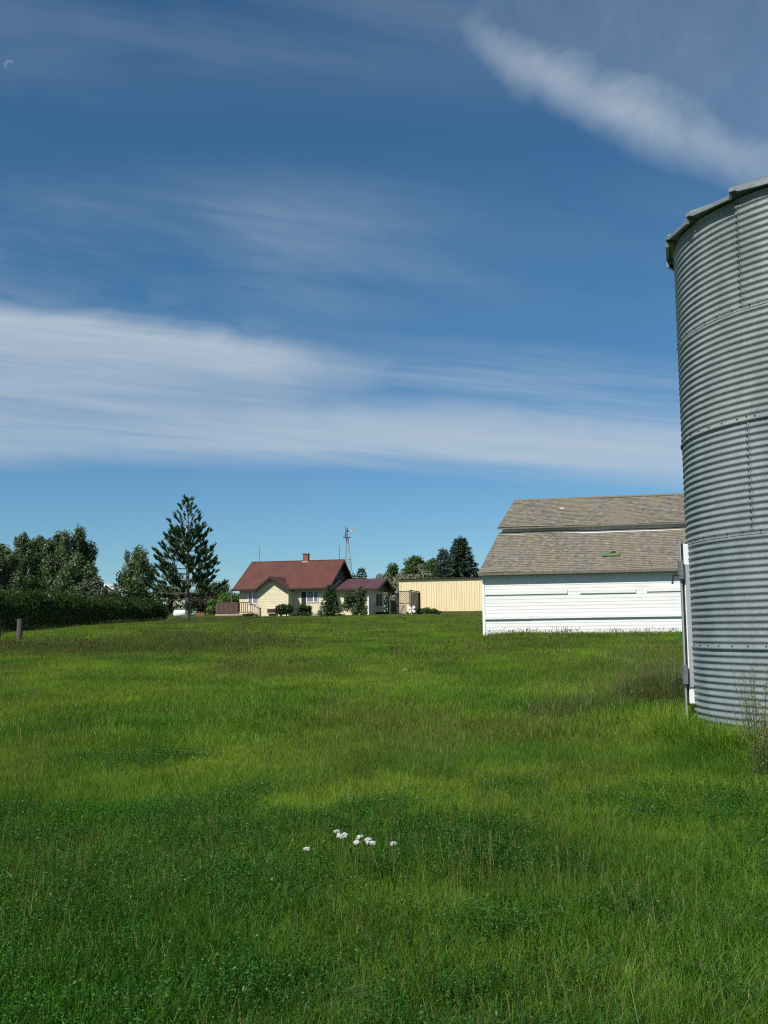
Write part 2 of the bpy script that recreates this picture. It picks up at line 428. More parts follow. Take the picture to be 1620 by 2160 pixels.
class MB:
    def __init__(s):
        s.v, s.f, s.n = [], [], 0

    def add(s, verts, faces):
        verts = np.asarray(verts, float).reshape(-1, 3)
        s.v.append(verts)
        s.f.extend([tuple(int(i) + s.n for i in f) for f in faces])
        s.n += len(verts)

    def box(s, P, a0, a1, b0, b1, c0, c1):
        """box in the coordinates of the frame function P(a, b, c) -> world point"""
        vs = [P(a, b, c) for c in (c0, c1) for b in (b0, b1) for a in (a0, a1)]
        s.add(vs, [(0, 2, 3, 1), (4, 5, 7, 6), (0, 1, 5, 4), (2, 6, 7, 3), (0, 4, 6, 2), (1, 3, 7, 5)])

    def prism(s, pts0, pts1):
        """closed prism between two equal polygons"""
        n = len(pts0)
        s.add(list(pts0) + list(pts1), [tuple(range(n))[::-1], tuple(range(n, 2 * n))] +
              [(i, (i + 1) % n, n + (i + 1) % n, n + i) for i in range(n)])

    def tube(s, pts, radii, k=6, cap=True):
        pts = [Vector(p) for p in pts]
        vs, fs = [], []
        prev = None
        for i, p in enumerate(pts):
            d = (pts[min(i + 1, len(pts) - 1)] - pts[max(i - 1, 0)]).normalized()
            if prev is None:
                a = d.orthogonal().normalized()
            else:
                a = (prev - d * prev.dot(d)).normalized()
            prev = a
            b = d.cross(a)
            r = radii[i] if hasattr(radii, '__len__') else radii
            for j in range(k):
                t = 2 * math.pi * j / k
                vs.append(p + a * (r * math.cos(t)) + b * (r * math.sin(t)))
        for i in range(len(pts) - 1):
            for j in range(k):
                fs.append((i * k + j, i * k + (j + 1) % k, (i + 1) * k + (j + 1) % k, (i + 1) * k + j))
        if cap:
            fs.append(tuple(range(k))[::-1])
            fs.append(tuple(range((len(pts) - 1) * k, len(pts) * k)))
        s.add([tuple(v) for v in vs], fs)

    def build(s, name, mat, parent=None, loc=None, smooth=False, uv=None):
        v = np.concatenate(s.v) if s.v else np.zeros((0, 3))
        o = raw_mesh(name, v, s.f, mat, parent, loc, smooth, uv)
        return o


def raw_mesh(name, v, faces, mat, parent=None, loc=None, smooth=False, uv=None):
    if parent is not None:
        org = ORG[parent.name]
    elif loc is not None:
        org = np.asarray(loc, float)
    else:
        org = np.zeros(3)
    me = bpy.data.meshes.new(name)
    if isinstance(faces, np.ndarray):
        nf, k = faces.shape
        vv = (v - org).astype(np.float32)
        me.vertices.add(len(vv)); me.vertices.foreach_set('co', vv.ravel())
        me.loops.add(nf * k); me.loops.foreach_set('vertex_index', faces.astype(np.int32).ravel())
        me.polygons.add(nf)
        me.polygons.foreach_set('loop_start', np.arange(0, nf * k, k, dtype=np.int32))
        me.update(calc_edges=True)
    else:
        me.from_pydata([tuple(x) for x in (v - org)], [], faces)
        me.update()
    if smooth:
        me.polygons.foreach_set('use_smooth', np.ones(len(me.polygons), dtype=bool))
    if uv is not None:
        ul = me.uv_layers.new(name='UVMap')
        idx = np.zeros(len(me.loops), dtype=np.int32)
        me.loops.foreach_get('vertex_index', idx)
        ul.data.foreach_set('uv', np.asarray([uv(p) for p in v], np.float32)[idx].ravel())
    me.materials.append(mat)
    o = bpy.data.objects.new(name, me)
    COL.objects.link(o)
    if parent is not None:
        o.parent = parent
    else:
        o.location = org
    ORG[o.name] = org
    return o


def tag(o, label=None, cat=None, group=None, kind=None):
    if label: o['label'] = label
    if cat: o['category'] = cat
    if group: o['group'] = group
    if kind: o['kind'] = kind
    return o


def thing(name, loc, label, cat, group=None):
    o = bpy.data.objects.new(name, None)
    o.empty_display_size = 0.3
    COL.objects.link(o)
    o.location = loc
    ORG[o.name] = np.asarray(loc, float)
    return tag(o, label, cat, group)


# ------------------------------------------------------------------ terrain
def vnoise(x, y, seed=0):
    """smooth value noise in 0..1 on numpy arrays"""
    x = np.asarray(x, float); y = np.asarray(y, float)
    xi, yi = np.floor(x), np.floor(y)
    xf, yf = x - xi, y - yi
    def h(a, b):
        q = np.sin(a * 127.1 + b * 311.7 + seed * 74.7) * 43758.5453
        return q - np.floor(q)
    sx, sy = xf * xf * (3 - 2 * xf), yf * yf * (3 - 2 * yf)
    return (h(xi, yi) * (1 - sx) + h(xi + 1, yi) * sx) * (1 - sy) + (h(xi, yi + 1) * (1 - sx) + h(xi + 1, yi + 1) * sx) * sy


def fbm(x, y, seed=0):
    return (vnoise(x, y, seed) * 0.55 + vnoise(x * 2.1 + 5, y * 2.1 + 9, seed + 1) * 0.28 + vnoise(x * 4.3, y * 4.3, seed + 2) * 0.17)


def tz(x, y):
    x = np.asarray(x, float); y = np.asarray(y, float)
    k = 12.0
    yy = np.where(y < -8, -8 + (y + 8) * 0.15, y)
    # slope of 2.9 percent easing out beyond 130 m
    s = (yy - 132) / k
    soft = np.where(s > 30, s, np.log1p(np.exp(np.clip(s, -30, 30)))) * k
    z = -1.6 + 0.029 * (yy - soft) - 0.004 * soft * np.clip(soft / 60, 0, 1)
    far = np.clip((y - 6) / 20, 0, 1) * np.clip((170 - y) / 60, 0, 1)
    z = z + (fbm(x / 5.0, y / 7.0, 3) - 0.5) * 0.16 * far
    z = z + 0.13 * np.exp(-np.clip((np.hypot(x - 5.44, y - 11.53) - 2.1) / 0.6, 0, 9) ** 2)      # soil banked up round the bin
    return z


def gz(x, y):
    return float(tz(np.array([x]), np.array([y]))[0])


ya = np.concatenate([np.linspace(-400, -20, 12), np.linspace(-18, 4, 12), np.arange(4.5, 60, 0.6), np.arange(60, 200, 1.5), np.geomspace(202, 4000, 26)])
xa = np.concatenate([-np.geomspace(4000, 62, 22), np.arange(-60, -15, 2.0), np.arange(-15, 15.1, 0.6), np.arange(17, 61, 2.0), np.geomspace(62, 4000, 22)])
XX, YY = np.meshgrid(xa, ya)
ZZ = tz(XX, YY)
nx, ny = len(xa), len(ya)
ii = (np.arange(ny - 1)[:, None] * nx + np.arange(nx - 1)[None, :]).ravel()
mt, g = new_mat('field_ground')
co = g.n('ShaderNodeTexCoord').outputs['Object']
f = g.noise(co, 0.35, 6, 0.6)
f2 = g.noise(co, 3.1, 6, 0.65)
f3 = g.noise(g.scale3(co, (1, 0.5, 1)), 0.07, 4, 0.6)
c = g.mix(g.sstep(f, 0.35, 0.65), (0.034, 0.062, 0.014), (0.062, 0.100, 0.022))
c = g.mix(g.mul(g.sstep(f2, 0.45, 0.7), 0.6), c, (0.045, 0.055, 0.018))
c = g.mix(g.mul(g.sstep(f3, 0.5, 0.7), 0.5), c, (0.085, 0.105, 0.03))
finish(g, principled(g, c, 0.95, 0, 0.1, f2, 0.6, 0.06))
M['ground'] = mt
gr = raw_mesh('ground', np.stack([XX.ravel(), YY.ravel(), ZZ.ravel()], 1), np.stack([ii, ii + 1, ii + nx + 1, ii + nx], 1), M['ground'], smooth=True)
tag(gr, 'gently rising grassy field around the farm buildings', 'ground', kind='structure')


# ------------------------------------------------------------------ grain bin
BC = np.array([5.44, 11.53]); BR = 2.13
Z0 = -1.335; RING = 1.118
bin_t = thing('grain_bin', (BC[0], BC[1], Z0), 'tall galvanised corrugated steel grain bin standing in the long grass', 'grain bin')
AMP, WL = 0.0088, RING / 16.5


def cylp(r, ang, z):
    return (BC[0] + r * math.cos(ang), BC[1] + r * math.sin(ang), z)


SEAMA = {0: [-176 + 90, 40, 160], 1: [-196 - 6, -75, 45], 2: [-150, -30, 90], 3: [-200, -80, 40], 4: [-150, -30, 90]}
for k in range(5):
    zb = Z0 + RING * k - (0.16 if k == 0 else 0.028)
    zt = Z0 + RING * (k + 1)
    nz = int(round((zt - zb) / WL * 10))
    na = 224
    zs = np.linspace(zb, zt, nz + 1)
    an = np.arange(na) * 2 * np.pi / na
    rr = BR + 0.003 * k * 0 + AMP * np.sin(2 * np.pi * (zs - Z0) / WL)
    # the lower lip of each ring laps over the ring below and stands off it slightly
    if k > 0:
        rr = rr + 0.010 * np.clip((Z0 + RING * k + 0.03 - zs) / 0.05, 0, 1)
    Zg, Ag = np.meshgrid(zs, an, indexing='ij')
    Rg = np.repeat(rr[:, None], na, 1)
    # tiny dents so reflections wander
    Rg = Rg + (fbm(Ag * 9, Zg * 1.6, 10 + k) - 0.5) * 0.010
    V = np.stack([BC[0] + Rg * np.cos(Ag), BC[1] + Rg * np.sin(Ag), Zg], -1).reshape(-1, 3)
    a0 = (np.arange(nz)[:, None] * na + np.arange(na)[None, :]).ravel()
    j1 = (np.arange(nz)[:, None] * na + ((np.arange(na) + 1) % na)[None, :]).ravel()
    F = np.stack([a0, j1, j1 + na, a0 + na], 1)
    ring = raw_mesh('wall_ring', V, F, M['galv'], bin_t, smooth=True)
    # vertical lap joints: a strip of sheet with its corrugation, standing 4 mm proud
    for sa in SEAMA[k]:
        if k in (0, 1, 3): continue
        aa = np.radians(np.linspace(sa - 1.3, sa, 4))
        zz = zs[(zs > Z0 + RING * k + 0.0)]
        rs = BR + 0.005 + AMP * np.sin(2 * np.pi * (zz - Z0) / WL)
        Zg, Ag = np.meshgrid(zz, aa, indexing='ij')
        Rg = np.repeat(rs[:, None], 4, 1) + np.array([-0.002, 0.001, 0.001, 0.001])[None, :]
        V = np.stack([BC[0] + Rg * np.cos(Ag), BC[1] + Rg * np.sin(Ag), Zg], -1).reshape(-1, 3)
        q = (np.arange(len(zz) - 1)[:, None] * 4 + np.arange(3)[None, :]).ravel()
        raw_mesh('lap_joint', V, np.stack([q, q + 1, q + 5, q + 4], 1), M['galv'], bin_t, smooth=True)
# bolts along every seam (surface fixings, small)
mb = MB()


def bolt(ang, z):
    ca, sa = math.cos(ang), math.sin(ang)
    def P(a, b, c):
        return (BC[0] + (BR + a) * ca - b * sa, BC[1] + (BR + a) * sa + b * ca, z + c)
    r = 0.0065
    p0 = [P(0.0, r * math.cos(t * math.pi / 3), r * math.sin(t * math.pi / 3)) for t in range(6)]
    p1 = [P(0.019, r * math.cos(t * math.pi / 3), r * math.sin(t * math.pi / 3)) for t in range(6)]
    mb.prism(p0, p1)


for k in range(1, 5):
    for a in np.arange(-180, 180, 6.0):
        if a > -60 and a < 150: continue
        bolt(RAD(a + 2.2), Z0 + RING * k + 0.004)
for k in (2, 4):
    for sa in SEAMA[k]:
        for j in range(17):
            bolt(RAD(sa - 0.65), Z0 + RING * k + (j + 0.75) * WL)
tag(mb.build('bolts', M['bolt'], bin_t), kind='stuff')
# roof: twenty sheet panels with a raised rib along one edge and a turned-down lip
RA0 = -168.3
ZE = 4.27
for k in range(20):
    a0, a1 = RAD(RA0 + 18 * k), RAD(RA0 + 18 * (k + 1))
    mb = MB()
    re, rc, zc = 2.245, 0.35, ZE + 0.80
    def rp(t, r, lift):
        a = a0 + (a1 - a0) * t
        # straight eave between the panel edges
        c0 = np.array([math.cos(a0), math.sin(a0)]); c1 = np.array([math.cos(a1), math.sin(a1)])
        d = c0 * (1 - t) + c1 * t
        z = ZE + (re - r) / (re - rc) * (zc - ZE) + lift
        return (BC[0] + r * d[0], BC[1] + r * d[1], z)
    prof = [(0.0, 0.0), (0.003, 0.072), (0.10, 0.072), (0.14, 0.050), (0.5, 0.026), (0.8, 0.010), (1.0, 0.0)]
    outer = [rp(t, re, l) for t, l in prof]
    inner = [rp(t, rc, l) for t, l in prof]
    lip = [(p[0], p[1], p[2] - 0.040) for p in outer]
    lip2 = [(BC[0] + (p[0] - BC[0]) * 0.985, BC[1] + (p[1] - BC[1]) * 0.985, p[2] - 0.040) for p in outer]
    n = len(prof)
    vs = outer + inner + lip + lip2
    fs = [(i, i + 1, n + i + 1, n + i) for i in range(n - 1)]
    fs += [(2 * n + i, 2 * n + i + 1, i + 1, i) for i in range(n - 1)]
    fs += [(3 * n + i, 3 * n + i + 1, 2 * n + i + 1, 2 * n + i) for i in range(n - 1)]
    # underside closing back to the wall
    und = [(BC[0] + (p[0] - BC[0]) * 0.93, BC[1] + (p[1] - BC[1]) * 0.93, ZE - 0.012) for p in outer]
    vs += und
    fs += [(4 * n + i, 4 * n + i + 1, i + 1, i) for i in range(n - 1)]
    mb.add(vs, fs)
    mb.build('roof_panel', M['galv'], bin_t)
mb = MB()
mb.tube([cylp(0, 0, ZE + 0.72), cylp(0, 0, ZE + 0.92), cylp(0, 0, ZE + 1.0)], [0.40, 0.40, 0.05], 20)
mb.build('roof_cap', M['galv_light'], bin_t)
# access door on the far left of the wall, seen edge on
def DP(a, b, c):          # a: angle in degrees, b: height over the wall, c: height
    return cylp(BR + b, RAD(a), c)
dr = MB(); dr.box(DP, 154, 171.6, 0.062, 0.082, -0.86, 0.90)
door = dr.build('door', M['galv_dark'], bin_t)
mb = MB(); mb.box(DP, 171.0, 172.3, 0.0, 0.055, -0.84, 0.885); mb.build('frame', M['zinc_white'], door)  # sunlit white of the jamb put into its pale colour
mb = MB(); mb.box(DP, 153.0, 154.5, 0.0, 0.058, -0.84, 0.885); mb.build('frame', M['zinc_white'], door)
mb = MB(); mb.box(DP, 171.7, 172.9, 0.0, 0.046, -0.66, 0.66); mb.build('jamb_cover', M['galv_light'], door)
mb = MB(); mb.box(DP, 170.2, 172.5, 0.083, 0.095, -0.98, 0.92); mb.build('edge_strip', M['galv_light'], door)
for zc in (0.60, -0.53):
    mb = MB(); mb.box(DP, 170.0, 173.6, 0.070, 0.116, zc - 0.10, zc + 0.10)
    br = mb.build('latch', M['galv_dark'], door)
    mb = MB()
    mb.tube([DP(172, 0.10, zc - 0.06), DP(172, 0.175, zc - 0.05), DP(172, 0.185, zc - 0.15)], 0.011, 6)
    mb.build('handle', M['black'], br)

# ------------------------------------------------------------------ frames of the buildings
U = np.array([0.976, -0.2176, 0.0]); Vd = np.array([0.2176, 0.976, 0.0]); KZ = np.array([0, 0, 1.0])


def frame(O, shear=0.0):
    O = np.array([O[0], O[1], 0.0])
    def P(s, d, z):
        return O + U * (s + shear * d) + Vd * d + KZ * z
    return P


# ------------------------------------------------------------------ white barn
BP = frame((3.69, 41.03), 0.22)
barn = thing('barn', tuple(BP(0, 0, -0.41)), 'long white clapboard barn with a stepped weathered shingle roof, behind the steel bin', 'barn')
LEN = 15.0
def to_uv(O, shear=0.0):
    O = np.array([O[0], O[1], 0.0])
    def f(p):
        q = np.asarray(p) - O
        d = q @ Vd; s = q @ U
        return (s, d)
    return f
# lapped front siding, real boards
def lap_wall(mb, P, s0, s1, d, z0, z1, lap=0.128, proud=0.007):
    zs = list(np.arange(z0, z1 - 0.02, lap)) + [z1]
    vs, fs = [], []
    for i in range(len(zs) - 1):
        b = len(vs)
        # board: lower edge proud, upper edge flush, small drip face below
        vs += [P(s0, d, zs[i]), P(s1, d, zs[i]), P(s0, d - proud, zs[i]), P(s1, d - proud, zs[i]),
               P(s0, d, zs[i + 1]), P(s1, d, zs[i + 1])]
        fs += [(b, b + 1, b + 3, b + 2), (b + 2, b + 3, b + 5, b + 4)]
    mb.add(vs, fs)
D2 = 8.5
RIDGE_D, RIDGE_Z = 4.25, 5.27
LT_D, LT_Z = 2.25, 3.75        # top of the lower roof
UE_D, UE_Z = 2.03, 3.93        # lower edge of the upper roof
mb = MB()
lap_wall(mb, BP, 0.06, LEN, 0.0, -0.75, 1.98)
w = mb.build('wall', M['white_paint'], barn)
# gable ends and back
prof = [(0.02, -0.75), (0.02, 1.98), (LT_D, 3.62), (LT_D + 0.02, 3.80), (RIDGE_D, 5.18), (D2 - LT_D - 0.02, 3.80), (D2 - LT_D, 3.62), (D2 - 0.02, 1.98), (D2 - 0.02, -0.75)]
for s0, s1 in ((0.03, 0.10), (LEN - 0.10, LEN - 0.03)):
    mb = MB(); mb.prism([BP(s0, d, z) for d, z in prof], [BP(s1, d, z) for d, z in prof])
    mb.build('gable_wall', M['white_paint'], barn)
mb = MB(); mb.box(BP, 0.1, LEN - 0.1, D2 - 0.12, D2 - 0.02, -0.75, 1.98); mb.build('rear_wall', M['white_paint'], barn)
mb = MB(); mb.box(BP, -0.005, 0.085, -0.028, 0.06, -0.75, 1.975); mb.build('corner_board', M['white_trim'], barn)
# clerestory strip between the two roofs
mb = MB(); mb.box(BP, 0.06, LEN - 0.06, LT_D + 0.03, LT_D + 0.12, LT_Z - 0.25, 4.02); mb.build('upper_wall', M['white_paint'], barn)
mb = MB(); mb.box(BP, 0.02, LEN - 0.02, LT_D - 0.20, LT_D - 0.15, LT_Z - 0.20, LT_Z - 0.080); mb.build('flashing_board', M['white_trim'], barn)


def shingled(mb, P, s0, s1, d0, z0, d1, z1, course=0.125, thick=0.014, seed=1):
    L = math.hypot(d1 - d0, z1 - z0)
    n = max(2, int(round(L / course)))
    nrm_d, nrm_z = -(z1 - z0) / L, (d1 - d0) / L
    rng = np.random.RandomState(seed)
    ns = int((s1 - s0) / 0.3)
    ss = np.linspace(s0, s1, ns + 1)
    for i in range(n):
        t0, t1 = i / n, (i + 1) / n
        vs = []
        jit = rng.uniform(-0.006, 0.006, ns + 1) / L
        lift = rng.uniform(0.6, 1.3, ns + 1) * thick
        for j, s in enumerate(ss):
            sag = 0.018 * math.sin(s * 0.9 + 0.4) + 0.01 * math.sin(s * 2.3 + t0 * 3)
            ta = t0 + jit[j] * (i > 0)
            a = (d0 + (d1 - d0) * ta, z0 + (z1 - z0) * ta + sag)
            b = (d0 + (d1 - d0) * t1, z0 + (z1 - z0) * t1 + sag)
            vs.append(P(s, a[0], a[1]))
            vs.append(P(s, a[0] + nrm_d * lift[j], a[1] + nrm_z * lift[j]))
            vs.append(P(s, b[0], b[1]))
        fs = []
        for j in range(ns):
            q = 3 * j
            fs += [(q, q + 3, q + 4, q + 1), (q + 1, q + 4, q + 5, q + 2)]
        mb.add(vs, fs)


def slope_uv(O, dscale):
    O = np.array([O[0], O[1], 0.0])
    def f(p):
        q = np.asarray(p) - O
        return (float(q @ U), float(q @ Vd) * dscale)
    return f
sl = math.hypot(1, (LT_Z - 2.03) / (LT_D + 0.27))
mb = MB()
shingled(mb, BP, -0.05, LEN + 0.05, -0.27, 2.045, LT_D - 0.01, LT_Z + 0.02, seed=4)
lower = mb.build('lower_roof', M['shingle'], barn, uv=slope_uv((3.69, 41.03), sl))
mb = MB()
mb.prism([BP(-0.05, -0.265, 2.03), BP(-0.05, LT_D, LT_Z), BP(-0.05, LT_D, LT_Z - 0.09), BP(-0.05, -0.265, 1.965)],
         [BP(LEN + 0.05, -0.265, 2.03), BP(LEN + 0.05, LT_D, LT_Z), BP(LEN + 0.05, LT_D, LT_Z - 0.09), BP(LEN + 0.05, -0.265, 1.965)])
mb.build('roof_board', M['grey_wood'], lower)
mb = MB()
shingled(mb, BP, -0.05, LEN + 0.05, UE_D, UE_Z + 0.015, RIDGE_D, RIDGE_Z + 0.015, seed=9)
upper = mb.build('upper_roof', M['shingle'], barn, uv=slope_uv((3.69, 41.03), math.hypot(1, 0.61)))
def slab(s):
    return [BP(s, UE_D, UE_Z), BP(s, RIDGE_D, RIDGE_Z), BP(s, D2 - UE_D, UE_Z), BP(s, D2 - UE_D, UE_Z - 0.05), BP(s, RIDGE_D, RIDGE_Z - 0.07), BP(s, UE_D, UE_Z - 0.05)]
mb = MB(); mb.prism(slab(-0.05), slab(LEN + 0.05)); mb.build('roof_board', M['grey_wood'], upper)
mb = MB()
mb.prism([BP(-0.05, RIDGE_D - 0.09, RIDGE_Z - 0.02), BP(-0.05, RIDGE_D, RIDGE_Z + 0.055), BP(-0.05, RIDGE_D + 0.09, RIDGE_Z - 0.02)],
         [BP(LEN, RIDGE_D - 0.09, RIDGE_Z - 0.02), BP(LEN, RIDGE_D, RIDGE_Z + 0.055), BP(LEN, RIDGE_D + 0.09, RIDGE_Z - 0.02)])
mb.build('ridge_board', M['grey_wood'], upper)
mb = MB()
mb.prism([BP(-0.05, D2 + 0.26, 2.03), BP(-0.05, D2 - LT_D, LT_Z), BP(-0.05, D2 - LT_D, LT_Z - 0.09), BP(-0.05, D2 + 0.26, 1.965)],
         [BP(LEN + 0.05, D2 + 0.26, 2.03), BP(LEN + 0.05, D2 - LT_D, LT_Z), BP(LEN + 0.05, D2 - LT_D, LT_Z - 0.09), BP(LEN + 0.05, D2 + 0.26, 1.965)])
mb.build('rear_roof', M['shingle'], barn)
mb = MB(); mb.box(BP, -0.04, LEN + 0.04, -0.300, -0.268, 1.955, 2.05); mb.build('eave_board', M['grey_wood'], barn)
# raised ledger boards across the wall
for s0, s1, z, h, pr in ((0.10, 3.19, 1.225, 0.135, 0.046), (3.64, 5.66, 1.215, 0.135, 0.046), (6.05, 9.3, 1.24, 0.135, 0.046),
                         (0.09, 1.78, 0.305, 0.10, 0.078), (1.782, 4.0, 0.312, 0.10, 0.072), (4.002, 12.0, 0.318, 0.10, 0.080)):
    mb = MB(); mb.box(BP, s0, s1, -pr, -0.004, z, z + h); mb.build('ledger_board', M['white_paint'], barn)
# green patch on the lower roof; a black plate paints its gap's darkness
def RP(s, t, n):            # s along, t up the slope in metres, n off the roof
    L = math.hypot(LT_D + 0.27, LT_Z - 2.03)
    dd, dzz = (LT_D + 0.27) / L, (LT_Z - 2.03) / L
    return BP(s, -0.27 + dd * t - dzz * n, 2.045 + dzz * t + dd * n)
mb = MB(); mb.box(RP, 4.36, 4.99, 0.98, 1.22, 0.016, 0.036); pt = mb.build('roof_patch', M['patch_green'], barn)
mb = MB(); mb.prism([RP(4.58, 1.12, 0.030), RP(4.84, 1.16, 0.030), RP(4.80, 1.30, 0.030), RP(4.66, 1.26, 0.030)],
                    [RP(4.58, 1.12, 0.042), RP(4.84, 1.16, 0.042), RP(4.80, 1.30, 0.055), RP(4.66, 1.26, 0.048)])
mb.build('hole_shade', M['black'], pt)
def RQ(s, t, n):
    L = math.hypot(RIDGE_D - UE_D, RIDGE_Z - UE_Z); dd, dzz = (RIDGE_D - UE_D) / L, (RIDGE_Z - UE_Z) / L
    return BP(s, UE_D + dd * t - dzz * n, UE_Z + 0.015 + dzz * t + dd * n)
for s, t, a in ((2.05, 1.55, 0.17), (4.0, 2.0, 0.07)):
    mb = MB(); mb.prism([RQ(s, t, .016), RQ(s + a, t + .02, .016), RQ(s + a * 1.1, t + a * .6, .016), RQ(s + .03, t + a * .5, .016)],
                        [RQ(s, t, .028), RQ(s + a, t + .02, .028), RQ(s + a * 1.1, t + a * .6, .028), RQ(s + .03, t + a * .5, .028)])
    mb.build('loose_shingle', M['zinc_white'], upper)

# ------------------------------------------------------------------ farmhouse
HO = (-10.246, 102.70)
HP = frame(HO)
HG = 1.36
house = thing('farmhouse', tuple(HP(0, 0, HG)), 'cream farmhouse with a maroon roof, brick chimney and small front gable', 'house')
RD, RZ, EZ = 4.9, 6.83, 3.93
sl_h = (RZ - EZ) / (RD + 0.6)
def roof_at(d): return EZ + sl_h * (d + 0.6) if d <= RD else RZ - sl_h * (d - RD)
S0, S1 = -3.75, 4.85
body = [(0, 1.0), (0, roof_at(0) - 0.14), (RD, RZ - 0.14), (2 * RD, roof_at(2 * RD) - 0.14), (2 * RD, 1.0)]
mb = MB(); mb.prism([HP(S0, d, z) for d, z in body], [HP(S1, d, z) for d, z in body])
mb.build('wall', M['cream'], house)
mb = MB(); mb.box(HP, S0 - 0.02, S1 + 0.02, -0.02, 2 * RD + 0.02, 1.0, 1.52); mb.build('foundation', M['cement'], house)
def gable_roof(P, s0, s1, d_e, d_r, d_b, z_e, z_r, z_b, th):
    def sec(s):
        return [P(s, d_e, z_e), P(s, d_r, z_r), P(s, d_b, z_b), P(s, d_b, z_b - th), P(s, d_r, z_r - th * 1.15), P(s, d_e, z_e - th)]
    m_ = MB(); m_.prism(sec(s0), sec(s1)); return m_
def huv(p):
    q = np.asarray(p) - np.array([HO[0], HO[1], 0]); return (float(q @ U), float(q @ Vd) * 1.13)
roof = gable_roof(HP, -4.25, 5.35, -0.6, RD, 2 * RD + 0.6, EZ, RZ, EZ, 0.13).build('roof', M['maroon_roof'], house, uv=huv)
for s in (-4.27, 5.352):
    mb = MB(); mb.prism([HP(s, -0.62, EZ - 0.02), HP(s, RD, RZ - 0.01), HP(s, 2 * RD + .62, EZ - 0.02), HP(s, 2 * RD + .62, EZ - 0.24), HP(s, RD, RZ - 0.25), HP(s, -0.62, EZ - 0.24)],
                        [HP(s + .025, -0.62, EZ - 0.02), HP(s + .025, RD, RZ - 0.01), HP(s + .025, 2 * RD + .62, EZ - 0.02), HP(s + .025, 2 * RD + .62, EZ - 0.24), HP(s + .025, RD, RZ - 0.25), HP(s + .025, -0.62, EZ - 0.24)])
    mb.build('barge_board', M['brown_trim'], roof)
mb = MB(); mb.box(HP, -4.24, 5.34, -0.632, -0.605, EZ - 0.19, EZ - 0.015); mb.build('eave_board', M['brown_trim'], roof)
mb = MB(); mb.box(HP, -4.24, 5.34, RD - 0.09, RD + 0.09, RZ - 0.03, RZ + 0.035); mb.build('ridge_cap', M['maroon_roof'], roof, uv=huv)
mb = MB(); mb.box(HP, 1.17, 1.70, RD - 0.27, RD + 0.27, RZ - 0.6, RZ + 0.62); ch = mb.build('chimney', M['brick'], roof)
mb = MB(); mb.box(HP, 1.12, 1.75, RD - 0.32, RD + 0.32, RZ + 0.62, RZ + 0.70); mb.build('chimney_crown', M['brick'], roof)
mb = MB(); mb.box(HP, 1.10, 1.77, RD - 0.36, RD - 0.275, RZ - 0.32, RZ - 0.06); mb.build('chimney_flashing', M['tan_wood'], roof)
# dark gable face at the right end
mb = MB(); mb.prism([HP(S1 + .012, 0.05, 3.75), HP(S1 + .012, 0.05, roof_at(0.05) - .15), HP(S1 + .012, RD, RZ - .16), HP(S1 + .012, 2 * RD - .05, roof_at(2 * RD - .05) - .15), HP(S1 + .012, 2 * RD - .05, 3.75)],
                    [HP(S1 + .035, 0.05, 3.75), HP(S1 + .035, 0.05, roof_at(0.05) - .15), HP(S1 + .035, RD, RZ - .16), HP(S1 + .035, 2 * RD - .05, roof_at(2 * RD - .05) - .15), HP(S1 + .035, 2 * RD - .05, 3.75)])
mb.build('gable_face', M['charcoal'], house)


def window(P, s0, s1, z0, z1, d, parent, glass, mull=(), w=0.07, trim=None, proud=0.05):
    """a framed window on the plane at depth d (front is -d)"""
    t = trim or M['white_trim']
    mb = MB()
    ed = [s0] + sorted(mull) + [s1]
    mb.box(P, s0 - w, s1 + w, d - proud, d - 0.003, z1, z1 + w)
    mb.box(P, s0 - w, s1 + w, d - proud * 1.4, d - 0.003, z0 - w, z0)
    mb.box(P, s0 - w, s0, d - proud, d - 0.003, z0, z1)
    mb.box(P, s1, s1 + w, d - proud, d - 0.003, z0, z1)
    for q in mull:
        mb.box(P, q - w * 0.7, q + w * 0.7, d - proud, d - 0.003, z0, z1)
    o = mb.build('window', t, parent)
    mb = MB(); mb.box(P, s0, s1, d - 0.018, d - 0.004, z0, z1); mb.build('pane', glass, o)
    return o


window(HP, -2.82, -1.75, 2.56, 3.66, 0.0, house, M['curtain_pane'], (-2.42,), 0.08)
window(HP, 2.98, 4.02, 2.62, 3.58, 0.0, house, M['curtain_pane'], (3.62,), 0.07)
mb = MB(); mb.box(HP, 2.42, 2.86, -0.03, -0.004, 1.75, 3.55); dd = mb.build('front_door', M['charcoal'], house)
mb = MB(); mb.box(HP, 2.36, 2.42, -0.05, -0.004, 1.75, 3.62); mb.build('door_trim', M['white_trim'], dd)
# front bump-out with its own gable
FD = -1.3
bs0, bs1, bsr, bez, brz = -1.46, 1.53, -0.10, 3.86, 5.02
bw = [(bs0, 1.0), (bs0, 3.86), (bsr, 4.86), (bs1, 3.86), (bs1, 1.0)]
mb = MB(); mb.prism([HP(s, FD, z) for s, z in bw], [HP(s, 0.02, z) for s, z in bw])
bump = mb.build('front_room', M['cream'], house)
mb = MB()
back = 1.55
r0 = [(bs0 - 0.26, bez - 0.14), (bsr, brz), (bs1 + 0.22, bez - 0.10), (bs1 + 0.22, bez - 0.21), (bsr, brz - 0.14), (bs0 - 0.26, bez - 0.26)]
shb = 0.5
mb.prism([HP(s, FD - 0.5, z) for s, z in r0], [HP(s + shb * (s == bsr), back, z) for s, z in r0])
broof = mb.build('front_gable_roof', M['maroon_roof'], house, uv=lambda p: (float((np.asarray(p) - np.array([HO[0], HO[1], 0])) @ Vd), float((np.asarray(p) - np.array([HO[0], HO[1], 0])) @ U) * 1.2))
